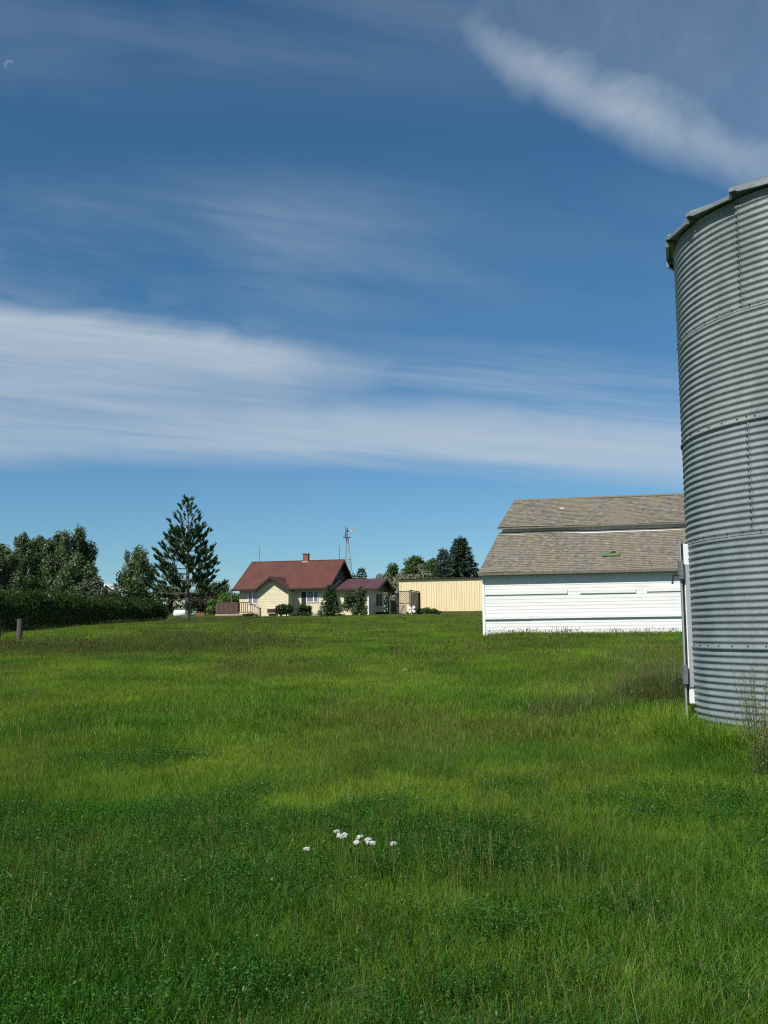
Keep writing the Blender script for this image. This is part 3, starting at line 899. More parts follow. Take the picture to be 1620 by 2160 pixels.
r1 = [(bs0 - 0.28, bez - 0.15), (bsr, brz + 0.005), (bs1 + 0.24, bez - 0.11), (bs1 + 0.24, bez - 0.30), (bsr, brz - 0.22), (bs0 - 0.28, bez - 0.34)]
mb = MB(); mb.prism([HP(s, FD - 0.53, z) for s, z in r1], [HP(s, FD - 0.503, z) for s, z in r1])
mb.build('barge_board', M['brown_trim'], broof)
mb = MB(); mb.box(HP, bs1 - 0.05, bs1 + 0.025, FD - 0.025, FD + 0.05, 1.2, 3.86); mb.build('corner_board', M['cream_trim'], bump)
mb = MB(); mb.box(HP, bs0 - 0.025, bs0 + 0.05, FD - 0.025, FD + 0.05, 1.2, 3.86); mb.build('corner_board', M['cream_trim'], bump)
# low hatch beside the bush; a dark sheet paints the shade of its opening
mb = MB(); mb.box(HP, -0.45, 0.35, FD - 0.35, FD - 0.01, 1.55, 2.0); hb = mb.build('cellar_hatch', M['tan_wood'], house)
mb = MB(); mb.box(HP, -0.38, 0.35, FD - 0.365, FD - 0.352, 1.66, 1.96); mb.build('hatch_opening_shade', M['brown_trim'], hb)
# right wing with a lower roof
WO = tuple((HP(0, 1.0, 0))[:2])
WP = frame(WO)
WS0, WS1, WRD, WEZ, WRZ = S1 + 0.04, 8.69, 3.3, 3.80, 4.88
wsl = (WRZ - WEZ) / (WRD + 0.5)
wprof = [(0, 1.0), (0, WEZ + 0.5 * wsl - 0.12), (WRD, WRZ - 0.13), (2 * WRD, WEZ + 0.5 * wsl - 0.12), (2 * WRD, 1.0)]
mb = MB(); mb.prism([WP(WS0, d, z) for d, z in wprof], [WP(WS1, d, z) for d, z in wprof]); wing = mb.build('wing', M['cream'], house)
wroof = gable_roof(WP, WS0 + 0.53, 9.75, -0.5, WRD, 2 * WRD + 0.5, WEZ, WRZ, WEZ, 0.11).build('wing_roof', M['maroon_sheen_roof'], house, uv=huv)
for s in (9.752,):
    pr = [(-0.52, WEZ - 0.01), (WRD, WRZ), (2 * WRD + .52, WEZ - .01), (2 * WRD + .52, WEZ - .20), (WRD, WRZ - .20), (-0.52, WEZ - .20)]
    mb = MB(); mb.prism([WP(s, d, z) for d, z in pr], [WP(s + .025, d, z) for d, z in pr]); mb.build('barge_board', M['brown_trim'], wroof)
mb = MB(); mb.box(WP, WS0 + 0.53, 9.74, -0.53, -0.505, WEZ - 0.17, WEZ - 0.01); mb.build('eave_board', M['brown_trim'], wroof)
gp = [(-0.3, WEZ - 0.06), (WRD, WRZ - 0.16), (2 * WRD + .3, WEZ - .06)]
mb = MB(); mb.prism([WP(WS1 + .55, d, z) for d, z in gp], [WP(WS1 + .58, d, z) for d, z in gp]); mb.build('gable_face', M['charcoal'], wing)
mb = MB(); mb.box(WP, WS1 - 0.07, WS1 + 0.02, -0.03, 0.05, 1.2, WEZ - 0.05); mb.build('corner_board', M['white_trim'], wing)
window(WP, 6.3, 7.3, 2.35, 3.2, 0.0, wing, M['curtain_pane'], (6.8,), 0.07)
def WG(s, d, z):   # gable wall frame: first axis runs along depth, facing right
    return WP(WS1 - d, s, z)
window(WG, 3.3, 4.3, 2.3, 3.35, 0.0, wing, M['dull_pane'], (), 0.045, M['brown_trim'])
window(WG, 4.9, 5.6, 2.3, 3.35, 0.0, wing, M['dull_pane'], (), 0.045, M['brown_trim'])
mb = MB(); mb.box(WP, WS1 + 0.02, WS1 + 1.3, 3.0, 6.4, 1.1, 1.62)
sp = mb.build('side_porch', M['brown_trim'], house)
mb = MB()
for z in (1.75, 2.05, 2.35, 2.60):
    mb.box(WP, WS1 + 1.22, WS1 + 1.28, 3.0, 6.4, z, z + 0.09)
for d in np.arange(3.0, 6.5, 0.28):
    mb.box(WP, WS1 + 1.2, WS1 + 1.3, d, d + 0.09, 1.60, 2.72)
mb.build('porch_railing', M['brown_trim'], sp)
mb = MB(); mb.box(WP, WS1 + 1.32, WS1 + 1.45, 2.9, 3.03, 1.2, 3.0); mb.build('porch_post', M['cream_trim'], sp)
# front deck with rails
mb = MB(); mb.box(HP, -5.15, -1.55, -2.6, -0.05, 1.43, 1.56); deck = mb.build('deck', M['deck_wood'], house)
mb = MB(); mb.box(HP, -5.17, -1.55, -2.635, -2.605, 1.40, 1.565); mb.build('deck_edge', M['tan_wood'], deck)
mb = MB(); mb.box(HP, -5.1, -1.6, -2.5, -2.4, 0.9, 1.42); mb.build('underdeck_shade', M['brown_trim'], deck)  # dark strip painting the shade beneath the deck
mb = MB()
for s in np.arange(-5.12, -3.1, 0.125):
    mb.box(HP, s, s + 0.105, -2.59, -2.565, 1.62, 2.58)
mb.box(HP, -5.14, -3.05, -2.60, -2.54, 2.58, 2.64)
mb.box(HP, -5.14, -3.05, -2.564, -2.53, 1.70, 1.78)
mb.build('rail_panel', M['deck_wood'], deck)
mb = MB()
for d in np.arange(-2.5, 0.2, 0.125):
    mb.box(HP, -5.14, -5.115, d, d + 0.105, 1.62, 2.58)
mb.box(HP, -5.15, -5.09, -2.52, 0.2, 2.58, 2.64)
mb.build('rail_panel', M['deck_wood'], deck)
mb = MB()
mb.box(HP, -3.05, -1.85, -2.60, -2.54, 2.56, 2.64)
mb.box(HP, -3.05, -1.85, -2.59, -2.55, 1.66, 1.74)
for s in np.arange(-3.0, -1.86, 0.19):
    mb.box(HP, s, s + 0.055, -2.59, -2.55, 1.74, 2.56)
mb.build('baluster_rail', M['deck_wood'], deck)
mb = MB()
def SP(s0, z0, s1, z1, d, t):
    return [HP(s0, d, z0), HP(s1, d, z1), HP(s1, d, z1 - t), HP(s0, d, z0 - t)], [HP(s0, d + .05, z0), HP(s1, d + .05, z1), HP(s1, d + .05, z1 - t), HP(s0, d + .05, z0 - t)]
for z in (0.0, -0.85): mb.prism(*SP(-1.84, 2.62 + z, -0.75, 2.02 + z * 0.8, -2.60, 0.09))
for i in range(6):
    s = -1.75 + i * 0.18; mb.box(HP, s, s + 0.05, -2.59, -2.56, 1.72 - i * .08, 2.55 - i * 0.1)
mb.box(HP, -0.80, -0.70, -2.62, -2.53, 1.0, 2.1)
mb.build('stair_rail', M['deck_wood'], deck)
for i in range(2):
    mb = MB(); mb.box(HP, -1.54 + .34 * i, -1.21 + .34 * i, -2.55, -1.5, 1.0, 1.40 - .14 * i); mb.build('step', M['deck_wood'], deck)
mb = MB(); mb.box(HP, -3.70, -3.56, -2.52, -2.38, 1.57, EZ - 0.05); mb.build('porch_post', M['deck_wood'], deck)
mb = MB(); mb.prism(*[[HP(s, d, z) for s, d, z in q] for q in ([(-4.2, -2.7, 3.78), (-1.8, -2.7, 3.78), (-1.8, -0.62, 3.90), (-4.2, -0.62, 3.90)], [(-4.2, -2.7, 3.72), (-1.8, -2.7, 3.72), (-1.8, -0.62, 3.80), (-4.2, -0.62, 3.80)])])
# (no canopy in the photograph: the post stands under the main eave, so nothing is built from this outline)
deck_o = deck

# aerial and pole by the house
def simple_thing(name, loc, label, cat, parts, group=None):
    t = thing(name, loc, label, cat, group)
    for pn, mb_, mat in parts:
        mb_.build(pn, mat, t)
    return t
p = HP(-3.45, RD, RZ - 0.05)
mast = MB(); aerials = []
mast.tube([p, p + KZ * 1.6], 0.022, 6)
for zz, L in ((1.05, 0.30), (0.72, 0.42), (1.45, 0.16)):
    arm_ = MB(); arm_.tube([p + KZ * zz - U * L, p + KZ * zz + U * L], 0.014, 5); aerials.append(('aerial_arm', arm_, M['galv_dark']))

simple_thing('tv_antenna', tuple(p), 'thin grey television aerial on the maroon farmhouse roof ridge', 'antenna', [('mast', mast, M['galv_dark'])] + aerials)
p = np.array([(717.5 - 813) / 2280 * 112, 112, gz(-4.7, 112)])
mb = MB(); mb.tube([p, [p[0], p[1], 8.7]], 0.03, 6); 
tag(mb.build('pole', M['galv_dark'], loc=tuple(p)), 'slim grey pole rising behind the farmhouse roof, beside the windmill tower', 'pole')

# ------------------------------------------------------------------ windmill
wx, wy = (737.5 - 813) / 2280 * 130, 130.0
wg = gz(wx, wy)
wm = thing('windmill', (wx, wy, wg), 'steel farm windmill tower with a pale tail vane beyond the farmhouse', 'windmill')
ztop = 11.05
b = 0.82
corners = [(-1, -1), (1, -1), (1, 1), (-1, 1)]
rot = 0.5
def wcorner(i, z):
    t = (z - wg) / (ztop - wg); r = b * (1 - t) * 1.15 + 0.10
    a = rot + i * math.pi / 2
    return (wx + (737.5 - 734.5) * -0.057 * t + r * math.cos(a), wy + r * math.sin(a), z)
for i in range(4):
    mb = MB(); mb.tube([wcorner(i, wg - 0.2), wcorner(i, ztop)], 0.045, 4); mb.build('leg', M['galv'], wm)
for z in (wg + 2.2, wg + 4.4, wg + 6.4):
    mb = MB()
    pts = [wcorner(i, z) for i in range(4)]
    for i in range(4): mb.tube([pts[i], pts[(i + 1) % 4]], 0.028, 4)
    mb.build('girt', M['galv'], wm)
for z0, z1 in ((wg + 0.1, wg + 2.2), (wg + 2.2, wg + 4.4), (wg + 4.4, wg + 6.4)):
    mb = MB()
    for i in range(4):
        mb.tube([wcorner(i, z0), wcorner(i + 1, z1)], 0.012, 4); mb.tube([wcorner(i + 1, z0), wcorner(i, z1)], 0.012, 4)
    mb.build('cross_brace', M['galv_dark'], wm)
tx, ty = wx - 0.17, wy
TP = lambda a, b_, c: (tx + a, ty + b_, c)
mb = MB(); mb.box(TP, -0.50, 0.42, -0.4, 0.4, ztop - 0.06, ztop + 0.02); mb.build('platform', M['grey_wood'], wm)
mb = MB(); mb.tube([(tx, ty, ztop), (tx, ty, ztop + 1.15)], 0.06, 6); mb.tube([(tx - 0.15, ty, ztop + 0.75), (tx + 0.25, ty, ztop + 0.75)], 0.09, 6); mb.build('gearbox', M['galv_dark'], wm)
mb = MB()
hub = np.array([tx - 0.2, ty, ztop + 0.68])
for k in range(12):
    a = k * math.pi / 6
    e = np.array([0, math.cos(a), math.sin(a)]); q = np.array([0, -math.sin(a), math.cos(a)])
    if k in (1, 2, 5, 7): continue
    tw = np.array([0.08, 0, 0])
    vs = [hub + e * 0.15 - q * 0.05 - tw * .5, hub + e * 0.15 + q * 0.05 + tw * .5, hub + e * 0.62 + q * 0.13 + tw, hub + e * 0.62 - q * 0.13 - tw]
    mb.prism(vs, [v + np.array([0.012, 0, 0]) for v in vs])
mb.tube([hub - np.array([.08, 0, 0]), hub + np.array([.1, 0, 0])], 0.08, 8)
mb.build('wheel', M['galv'], wm)
mb = MB()
mb.tube([(tx + 0.1, ty, ztop + 0.72), (tx + 0.75, ty - 0.1, ztop + 0.82)], 0.03, 5)
mb.tube([(tx + 0.1, ty, ztop + 0.45), (tx + 0.6, ty - 0.08, ztop + 0.72)], 0.02, 5)
mb.build('vane_boom', M['galv'], wm)
mb = MB()
vp = [(0.22, 0.80), (0.92, 0.98), (0.98, 0.62), (0.78, 0.70), (0.50, 0.74)]
mb.prism([(tx + a, ty - 0.11 * a, ztop + c) for a, c in [(0.30, 0.85), (0.52, 1.06), (0.95, 1.02), (0.93, 0.66), (0.78, 0.72)]],
         [(tx + a, ty - 0.11 * a + 0.015, ztop + c) for a, c in [(0.30, 0.85), (0.52, 1.06), (0.95, 1.02), (0.93, 0.66), (0.78, 0.72)]])
mb.build('tail_vane', M['galv_light'], wm)

# ------------------------------------------------------------------ yellow shed
SO = (1.75, 133.0)
SPf = frame(SO)
sg = 2.0
shed = thing('metal_shed', tuple(SPf(0, 0, sg)), 'long pale yellow ribbed steel shed standing between the farmhouse and the barn', 'shed')
vs = []
rib = 0.31
prof = []
s = 0.0
while s < 26:
    prof += [(s, 0.0), (s + 0.17, 0.0), (s + 0.20, -0.035), (s + 0.275, -0.035)]
    s += rib
st = 5.98
vs = [SPf(a, d, sg - 0.35) for a, d in prof] + [SPf(a, d, st) for a, d in prof]
n = len(prof)
raw_mesh('wall', np.array(vs), [(i, i + 1, n + i + 1, n + i) for i in range(n - 1)], M['yellow_steel'], shed)
mb = MB(); mb.box(SPf, 0.0, 0.06, 0.01, 11.9, sg - 0.35, st); mb.build('end_wall', M['yellow_steel'], shed)
mb = MB(); mb.box(SPf, 26.0, 26.06, 0.01, 11.9, sg - 0.35, st); mb.build('end_wall', M['yellow_steel'], shed)
mb = MB(); mb.box(SPf, 0.07, 25.9, 11.85, 11.95, sg - 0.35, st); mb.build('rear_wall', M['yellow_steel'], shed)
gable_roof(SPf, -0.25, 26.3, -0.3, 6.0, 12.2, st + 0.10, st + 0.30, st + 0.10, 0.078).build('roof', M['brown_trim'], shed)
mb = MB(); mb.box(SPf, -0.02, 0.10, -0.055, -0.036, sg - 0.35, st - 0.01); mb.build('corner_trim', M['cream_trim'], shed)

# ------------------------------------------------------------------ lattice enclosure beside the wing
def at_px(px, D):
    return (px - 813) / 2280.0 * D
LX = at_px(841, 100)
LP = frame((LX, 100.0))
lg = gz(LX, 100)
lat = thing('lattice_enclosure', (LX, 100.0, lg), 'tan wooden lattice enclosure with a gate between the farmhouse wing and the yellow shed', 'garden enclosure')
for s, d, mt_, hh in ((0.0, 0.0, M['brown_trim'], 2.1), (1.12, 0.0, M['grey_wood'], 2.1), (1.12, 4.4, M['brown_trim'], 2.15), (0.66, 0.0, M['tan_wood'], 1.05)):
    mb = MB(); mb.box(LP, s - 0.06 - .05 * (s > 1), s + 0.06 + .05 * (s > 1), d - 0.06, d + 0.06, lg - 0.2, lg + hh); mb.build('post', mt_, lat)
mb = MB(); mb.box(LP, -0.1, 1.2, -0.05, 0.05, lg + 2.1, lg + 2.17); mb.build('top_beam', M['brown_trim'], lat)
mb = MB(); mb.box(LP, 1.07, 1.17, -0.06, 4.5, lg + 2.175, lg + 2.24); mb.build('top_beam', M['brown_trim'], lat)
def lattice(P2, a0, a1, z0, z1, step, w, mat):
    mb = MB()
    L = z1 - z0
    x = a0 - L
    while x < a1:
        for sgn in (1, -1):
            p = [(x, z0), (x + L, z1)] if sgn > 0 else [(x, z1), (x + L, z0)]
            (xa_, za), (xb, zb) = p
            # clip to the panel
            def cl(xa_, za, xb, zb):
                if xa_ < a0: t = (a0 - xa_) / (xb - xa_); xa_, za = a0, za + (zb - za) * t
                if xb > a1: t = (a1 - xa_) / (xb - xa_); xb, zb = a1, za + (zb - za) * t
                return xa_, za, xb, zb
            if xb <= a0 or xa_ >= a1: continue
            xa_, za, xb, zb = cl(xa_, za, xb, zb)
            if xb - xa_ < 0.02: continue
            off = 0.008 if sgn > 0 else -0.008
            q = [P2(xa_, off - .005, za - w / 2), P2(xb, off - .005, zb - w / 2), P2(xb, off - .005, zb + w / 2), P2(xa_, off - .005, za + w / 2)]
            q2 = [P2(xa_, off + .005, za - w / 2), P2(xb, off + .005, zb - w / 2), P2(xb, off + .005, zb + w / 2), P2(xa_, off + .005, za + w / 2)]
            mb.prism(q, q2)
        x += step
    return mb.build('lattice', mat, lat)
lattice(LP, 0.07, 1.0, lg + 1.05, lg + 2.08, 0.19, 0.085, M['tan_wood'])
def LS(a, b_, c): return LP(1.12 - b_, a, c)
lattice(LS, 0.07, 4.35, lg + 0.1, lg + 2.1, 0.20, 0.09, M['deck_wood'])  # side panel's shade put into its colour by the darker wood
mb = MB(); mb.box(LP, 0.05, 1.05, -0.03, 0.03, lg + 0.97, lg + 1.05); mb.build('rail', M['brown_trim'], lat)
mb = MB(); mb.box(LP, 0.08, 0.60, -0.02, 0.02, lg + 0.10, lg + 0.92); gt = mb.build('gate', M['tan_wood'], lat)
mb = MB(); mb.prism([LP(0.10, -.035, lg + .14), LP(.2, -.035, lg + .12), LP(0.58, -.035, lg + .84), LP(.48, -.035, lg + .88)], [LP(0.10, -.022, lg + .14), LP(.2, -.022, lg + .12), LP(0.58, -.022, lg + .84), LP(.48, -.022, lg + .88)]); mb.build('brace', M['grey_wood'], gt)
# white pinwheel ornament
ox, oy = at_px(868.5, 96.5), 96.5
og = gz(ox, oy)
orn = thing('pinwheel_ornament', (ox, oy, og), 'white pinwheel garden ornament on a stake in front of the lattice enclosure', 'garden ornament')
mb = MB(); mb.tube([(ox, oy, og - .05), (ox, oy, og + 0.52)], 0.02, 6); mb.build('stake', M['zinc_white'], orn)
for k in range(4):
    a = math.pi / 4 + k * math.pi / 2 + 0.05
    e = np.array([math.cos(a), 0, math.sin(a)]); q = np.array([-math.sin(a), 0, math.cos(a)])
    c0 = np.array([ox, oy - 0.04, og + 0.50])
    mb = MB()
    out = [(0.03, -0.02), (0.18, -0.115), (0.33, -0.12), (0.40, -0.02), (0.37, 0.10), (0.22, 0.12), (0.05, 0.04)]
    f_ = [c0 + e * r * 1.0 + q * t + np.array([0, -0.05 * abs(t) * 4, 0]) for r, t in out]
    mb.prism(f_, [v + np.array([0, 0.012, 0]) for v in f_]); mb.build('blade', M['tank'], orn)
mb = MB(); mb.tube([(ox, oy - 0.08, og + .5), (ox, oy, og + .5)], 0.04, 8); mb.build('hub', M['galv_dark'], orn)

# ------------------------------------------------------------------ small outbuilding among the trees, tank, trough, rail, stone
ax, ay = at_px(224, 116), 116.0
ag = gz(ax, ay)
def AP(s, d, z): return np.array([ax + s * 0.97 + d * 0.24, ay - s * 0.24 + d * 0.97, z])
out = thing('outbuilding', (ax, ay, ag), 'small outbuilding with a white metal roof among the trees above the hedge', 'outbuilding')
mb = MB(); pr = [(-2.3, ag - .1), (-2.3, 3.6), (0, 4.9), (2.3, 3.6), (2.3, ag - .1)]
mb.prism([AP(s, 0.25, z) for s, z in pr], [AP(s, 5.0, z) for s, z in pr]); mb.build('wall', M['grey_wood'], out)
pr = [(-2.6, 3.5), (0, 5.2), (2.6, 3.5), (2.6, 3.4), (0, 5.08), (-2.6, 3.4)]
mb = MB(); mb.prism([AP(s, 0, z) for s, z in pr], [AP(s, 5.3, z) for s, z in pr]); mb.build('roof', M['white_metal_roof'], out, uv=lambda p: (p[1], p[0]))
mb = MB(); mb.prism([AP(s, -0.03, z) for s, z in [(-2.62, 3.5), (0, 5.22), (0, 4.9), (-2.62, 3.2)]], [AP(s, -0.003, z) for s, z in [(-2.62, 3.5), (0, 5.22), (0, 4.9), (-2.62, 3.2)]]); mb.build('barge_board', M['white_trim'], out)
tx0, ty0 = at_px(382, 96), 96.0
tg = gz(tx0, ty0)
tank = thing('fuel_tank', (tx0, ty0, tg), 'white cylindrical fuel tank lying on the lawn beside the tall pine', 'tank')
mb = MB()
zc = tg + 0.40
mb.tube([(tx0 - 0.58, ty0, zc), (tx0 - 0.55, ty0, zc), (tx0 - 0.46, ty0, zc), (tx0 + 0.46, ty0, zc), (tx0 + 0.55, ty0, zc), (tx0 + 0.58, ty0, zc)], [0.08, 0.24, 0.33, 0.33, 0.24, 0.08], 20)
mb.build('vessel', M['tank'], tank, smooth=True)
for dxx in (-0.3, 0.3):
    mb = MB(); mb.box(lambda a, b_, c: (tx0 + a, ty0 + b_, c), dxx - 0.05, dxx + 0.05, -0.2, 0.2, tg - 0.05, tg + 0.12); mb.build('leg', M['galv_dark'], tank)
mb = MB(); mb.tube([(tx0, ty0, zc + 0.3), (tx0, ty0, zc + 0.4)], [0.09, 0.07], 10); mb.build('valve_cap', M['galv_dark'], tank)
tx1, ty1 = at_px(424, 105), 105.0
tg1 = gz(tx1, ty1)
tr = thing('water_trough', (tx1, ty1, tg1), 'low rusty trough lying in the grass beyond the tall pine', 'trough')
mb = MB()
TPp = lambda a, b_, c: (tx1 + a, ty1 + b_, tg1 + c)
mb.box(TPp, -0.42, 0.42, -0.22, -0.19, 0.02, 0.36); mb.box(TPp, -0.42, 0.42, 0.19, 0.22, 0.02, 0.36)
mb.box(TPp, -0.45, -0.42, -0.22, 0.22, 0.02, 0.36); mb.box(TPp, 0.42, 0.45, -0.22, 0.22, 0.02, 0.36); mb.box(TPp, -0.42, 0.42, -0.19, 0.19, 0.02, 0.06)
mb.build('basin', M['rust'], tr)
mb = MB(); mb.tube([(tx1 - 0.45, ty1 - .23, tg1 + .36), (tx1 + 0.45, ty1 - .23, tg1 + .36)], 0.025, 6); mb.build('rim', M['rust'], tr)
sx_, sy_ = at_px(410.5, 86.5), 86.5
sg_ = gz(sx_, sy_)
rng = np.random.RandomState(5)
mb = MB()
for i in range(6):
    pass
vv, ff = [], []
nlat, nlon = 6, 9
for i in range(nlat + 1):
    th = math.pi * i / nlat
    for j in range(nlon):
        ph = 2 * math.pi * j / nlon
        r = 0.16 * (1 + 0.25 * math.sin(3 * ph + th * 2) * math.sin(th))
        vv.append((sx_ + r * 1.3 * math.sin(th) * math.cos(ph), sy_ + r * math.sin(th) * math.sin(ph), sg_ + 0.13 + r * 0.95 * math.cos(th)))
for i in range(nlat):
    for j in range(nlon):
        ff.append((i * nlon + j, i * nlon + (j + 1) % nlon, (i + 1) * nlon + (j + 1) % nlon, (i + 1) * nlon + j))
mb.add(vv, ff)
tag(mb.build('garden_stone', M['stone'], loc=(sx_, sy_, sg_), smooth=True), 'pale rounded stone at the foot of the tall pine', 'stone')
rx0, rx1, ry = at_px(432, 113), at_px(457, 113), 113.0
rg = gz(rx0, ry)
rl = thing('pipe_rail', ((rx0 + rx1) / 2, ry, rg), 'low white pipe rail in the grass beyond the left end of the deck', 'rail')
mb = MB(); mb.tube([(rx0, ry, rg + 0.52), (rx1 + .3, ry - .3, rg + 0.66)], 0.045, 8); mb.build('pipe', M['zinc_white'], rl)
for q in (0.1, 0.85):
    xx = rx0 + (rx1 - rx0) * q
    mb = MB(); mb.tube([(xx, ry - .3 * q, rg - 0.1), (xx, ry - .3 * q, rg + 0.5 + .12 * q)], 0.04, 6); mb.build('post', M['grey_wood'], rl)

# old timber posts in the field
for px, D, hh, r, lab in ((45, 44.0, 0.92, 0.115, 'weathered grey timber post, upright in the grass before the hedge'),
                          (-1, 44.6, 0.88, 0.13, 'weathered grey timber post cut by the picture edge, before the hedge')):
    x = at_px(px, D)
    z = gz(x, D)
    mb = MB()
    k = 12
    pts = [(x, D, z - 0.2), (x + 0.01, D, z + hh * 0.5), (x + 0.02, D, z + hh - 0.015), (x + 0.02, D, z + hh)]
    mb.tube(pts, [r * 1.02, r, r * 0.97, r * 0.88], k)
    tag(mb.build('fence_post', M['post_wood'], loc=(x, D, z)), lab, 'post', 'old timber posts in the field')


# ------------------------------------------------------------------ foliage
def unit(v):
    return v / (np.linalg.norm(v, axis=-1, keepdims=True) + 1e-9)


def leaf_quads(P, N, size, rng, aspect=0.6, roll=None):
    """one rhombic leaf per centre P with normal N"""
    n = len(P)
    r = rng.normal(size=(n, 3))
    a = unit(np.cross(N, r)) if roll is None else roll
    b = unit(np.cross(N, a))
    s = np.asarray(size).reshape(-1, 1) * np.ones((n, 1))
    q = np.stack([P - a * s, P - b * s * aspect, P + a * s, P + b * s * aspect], 1).reshape(-1, 3)
    f = np.arange(n * 4).reshape(n, 4)
    return q, f


def blob_points(rng, n, centers, radii, shell=0.55):
    k = len(centers)
    w = np.prod(radii, 1) ** 0.6
    idx = rng.choice(k, n, p=w / w.sum())
    d = unit(rng.normal(size=(n, 3)))
    rad = shell + (1 - shell) * rng.uniform(0, 1, (n, 1))
    rad = rad * np.where(rng.uniform(size=(n, 1)) < 0.3, rng.uniform(0.3, 1, (n, 1)), 1)
    P = centers[idx] + d * rad * radii[idx]
    return P, d, idx


def leafy(name, loc, H, clumps, leaf, nleaf, lmat, tmat, label, cat, group=None, trunk_r=0.14, seed=1, limbs=True, up_bias=0.35, nodes=True, stems=1, shell=0.5):
    """a broadleaf tree or shrub: tapered trunk with limbs to each clump, crown of separate leaves.
    clumps: list of (dx, dy, z above ground, rx, ry, rz)"""
    rng = np.random.RandomState(seed)
    t = thing(name, loc, label, cat, group)
    L = np.array(loc)
    C = np.array([(c[0], c[1], c[2]) for c in clumps]) + L
    R = np.array([(c[3], c[4], c[5]) for c in clumps])
    P, d, idx = blob_points(rng, nleaf, C, R, shell)
    # sub-clumping: pull the leaves towards random twigs so gaps open
    ntw = max(10, nleaf // 26)
    tw = P[rng.choice(nleaf, ntw)]
    tgt = tw[rng.randint(0, ntw, nleaf)]
    # nearest of a few random twigs
    best = None
    for _ in range(5):
        cand = tw[rng.randint(0, ntw, nleaf)]
        dist = np.linalg.norm(cand - P, axis=1)
        if best is None:
            best, bd = cand, dist
        else:
            m_ = dist < bd
            best = np.where(m_[:, None], cand, best); bd = np.where(m_, dist, bd)
    pull = np.clip(1.0 - bd / (R.mean() * 1.3), 0, 0.6)[:, None]
    P = P * (1 - pull) + best * pull
    P[:, 2] = np.maximum(P[:, 2], L[2] + 0.05)
    N = unit(d * 0.9 + rng.normal(size=P.shape) * 0.75 + np.array([0, 0, up_bias]))
    sz = leaf * rng.uniform(0.6, 1.35, len(P))
    V, Fq = leaf_quads(P, N, sz, rng)
    raw_mesh('crown', V, Fq, lmat, t)
    mb = MB()
    top = C[:, 2].max() - L[2]
    for s_ in range(stems):
        o = L + np.array([rng.uniform(-.3, .3), rng.uniform(-.3, .3), 0]) * (stems > 1)
        lean = np.array([rng.uniform(-.05, .05), rng.uniform(-.05, .05), 0]) * top
        zt = top * (0.92 if stems == 1 else rng.uniform(0.6, 0.9))
        mb.tube([o + np.array([0, 0, -0.2]), o + lean * .3 + KZ * zt * .3, o + lean * .7 + KZ * zt * .65, o + lean + KZ * zt],
                [trunk_r * 1.25, trunk_r, trunk_r * 0.6, trunk_r * 0.12], 8)
    if limbs:
        for c, r in zip(C, R):
            h0 = max(0.25, (c[2] - L[2]) * rng.uniform(0.35, 0.6))
            p0 = L + KZ * h0
            mid = (p0 + c) / 2 + rng.normal(size=3) * 0.12
            mb.tube([p0, mid, c + KZ * r[2] * 0.3], [trunk_r * 0.5, trunk_r * 0.32, trunk_r * 0.06], 5)
            for _ in range(3):
                e = c + unit(rng.normal(size=3)) * r * 0.75
                mb.tube([mid, (mid + e) / 2 + rng.normal(size=3) * .08, e], [trunk_r * 0.22, trunk_r * 0.14, 0.008], 4)
    mb.build('trunk', tmat, t)
    return t


def poplar_clumps(H, w, rng, n=16, base=0.22, tip=3):
    out = []
    for i in range(n):
        t = base + (0.98 - base) * (i / (n - 1)) ** 0.9
        rad = w * (1.0 - max(0, (t - 0.45) / 0.6) ** 1.9 * 0.9) * 0.75
        a = rng.uniform(0, 6.28)
        rr = rad * rng.uniform(0.25, 1.0) * (1 if t < 0.9 else 0.3)
        s = w * rng.uniform(0.22, 0.36) * (1.15 - 0.5 * t)
        out.append((rr * math.cos(a), rr * math.sin(a), H * t - s * 0.6, s, s, s * rng.uniform(1.3, 2.0)))
    for k in range(tip):     # upright spiky leaders
        a = rng.uniform(0, 6.28); rr = w * rng.uniform(0.1, 0.5)
        h = H * rng.uniform(0.84, 0.98) if k else H
        out.append((rr * math.cos(a) * (k > 0), rr * math.sin(a) * (k > 0), h - 0.5, w * 0.13, w * 0.13, 0.7))
    return out


def hor(px): return 1326.6 + 0.0125 * (810 - px)


trees_left = [
    (4, 1150, 104, 2.7, 'dark poplar cut by the picture edge, first of the row behind the hedge'),
    (50, 1127, 109, 2.5, 'slender poplar with a pale bare trunk, second from the outer left of the row'),
    (86, 1134, 114, 2.2, 'narrow poplar filling the gap in the middle of the row behind the hedge'),
    (122, 1130, 107, 2.5, 'poplar with dead grey branches low down, in the row behind the hedge'),
    (168, 1118, 101, 2.9, 'tallest and broadest poplar of the row behind the hedge'),
]
for i, (px, ty_, D, w, lab) in enumerate(trees_left):
    x = at_px(px, D); z = gz(x, D)
    H = (hor(px) - ty_) * D / 2280 - z
    rng = np.random.RandomState(100 + i)
    leafy('poplar_tree', (x, D, z), H, poplar_clumps(H, w * 1.12, rng, 34, 0.14, 7), 0.105, 20000, M['leaf_poplar'], M['bark_pale'] if i in (1, 3) else M['bark'], lab, 'tree', 'poplars behind the hedge', 0.15, 200 + i, shell=0.45)
x, D = at_px(196, 98), 98.0
z = gz(x, D)
leafy('shrub_tree', (x, D, z), 4.2, [(-0.7, 0, 2.6, 0.8, .8, 1.0), (0.3, 0.2, 3.1, 0.8, .8, .9), (0.9, 0, 2.3, 0.75, .8, .8), (0.0, -.4, 1.6, 1.0, .9, .9), (1.15, .2, 1.5, .6, .7, .8)],
      0.12, 4200, M['leaf_grey'], M['bark'], 'low bushy tree leaning right at the end of the poplar row', 'tree', None, 0.1, 61)
x, D = at_px(291, 104), 104.0
z = gz(x, D)
H = (hor(291) - 1157) * D / 2280 - z
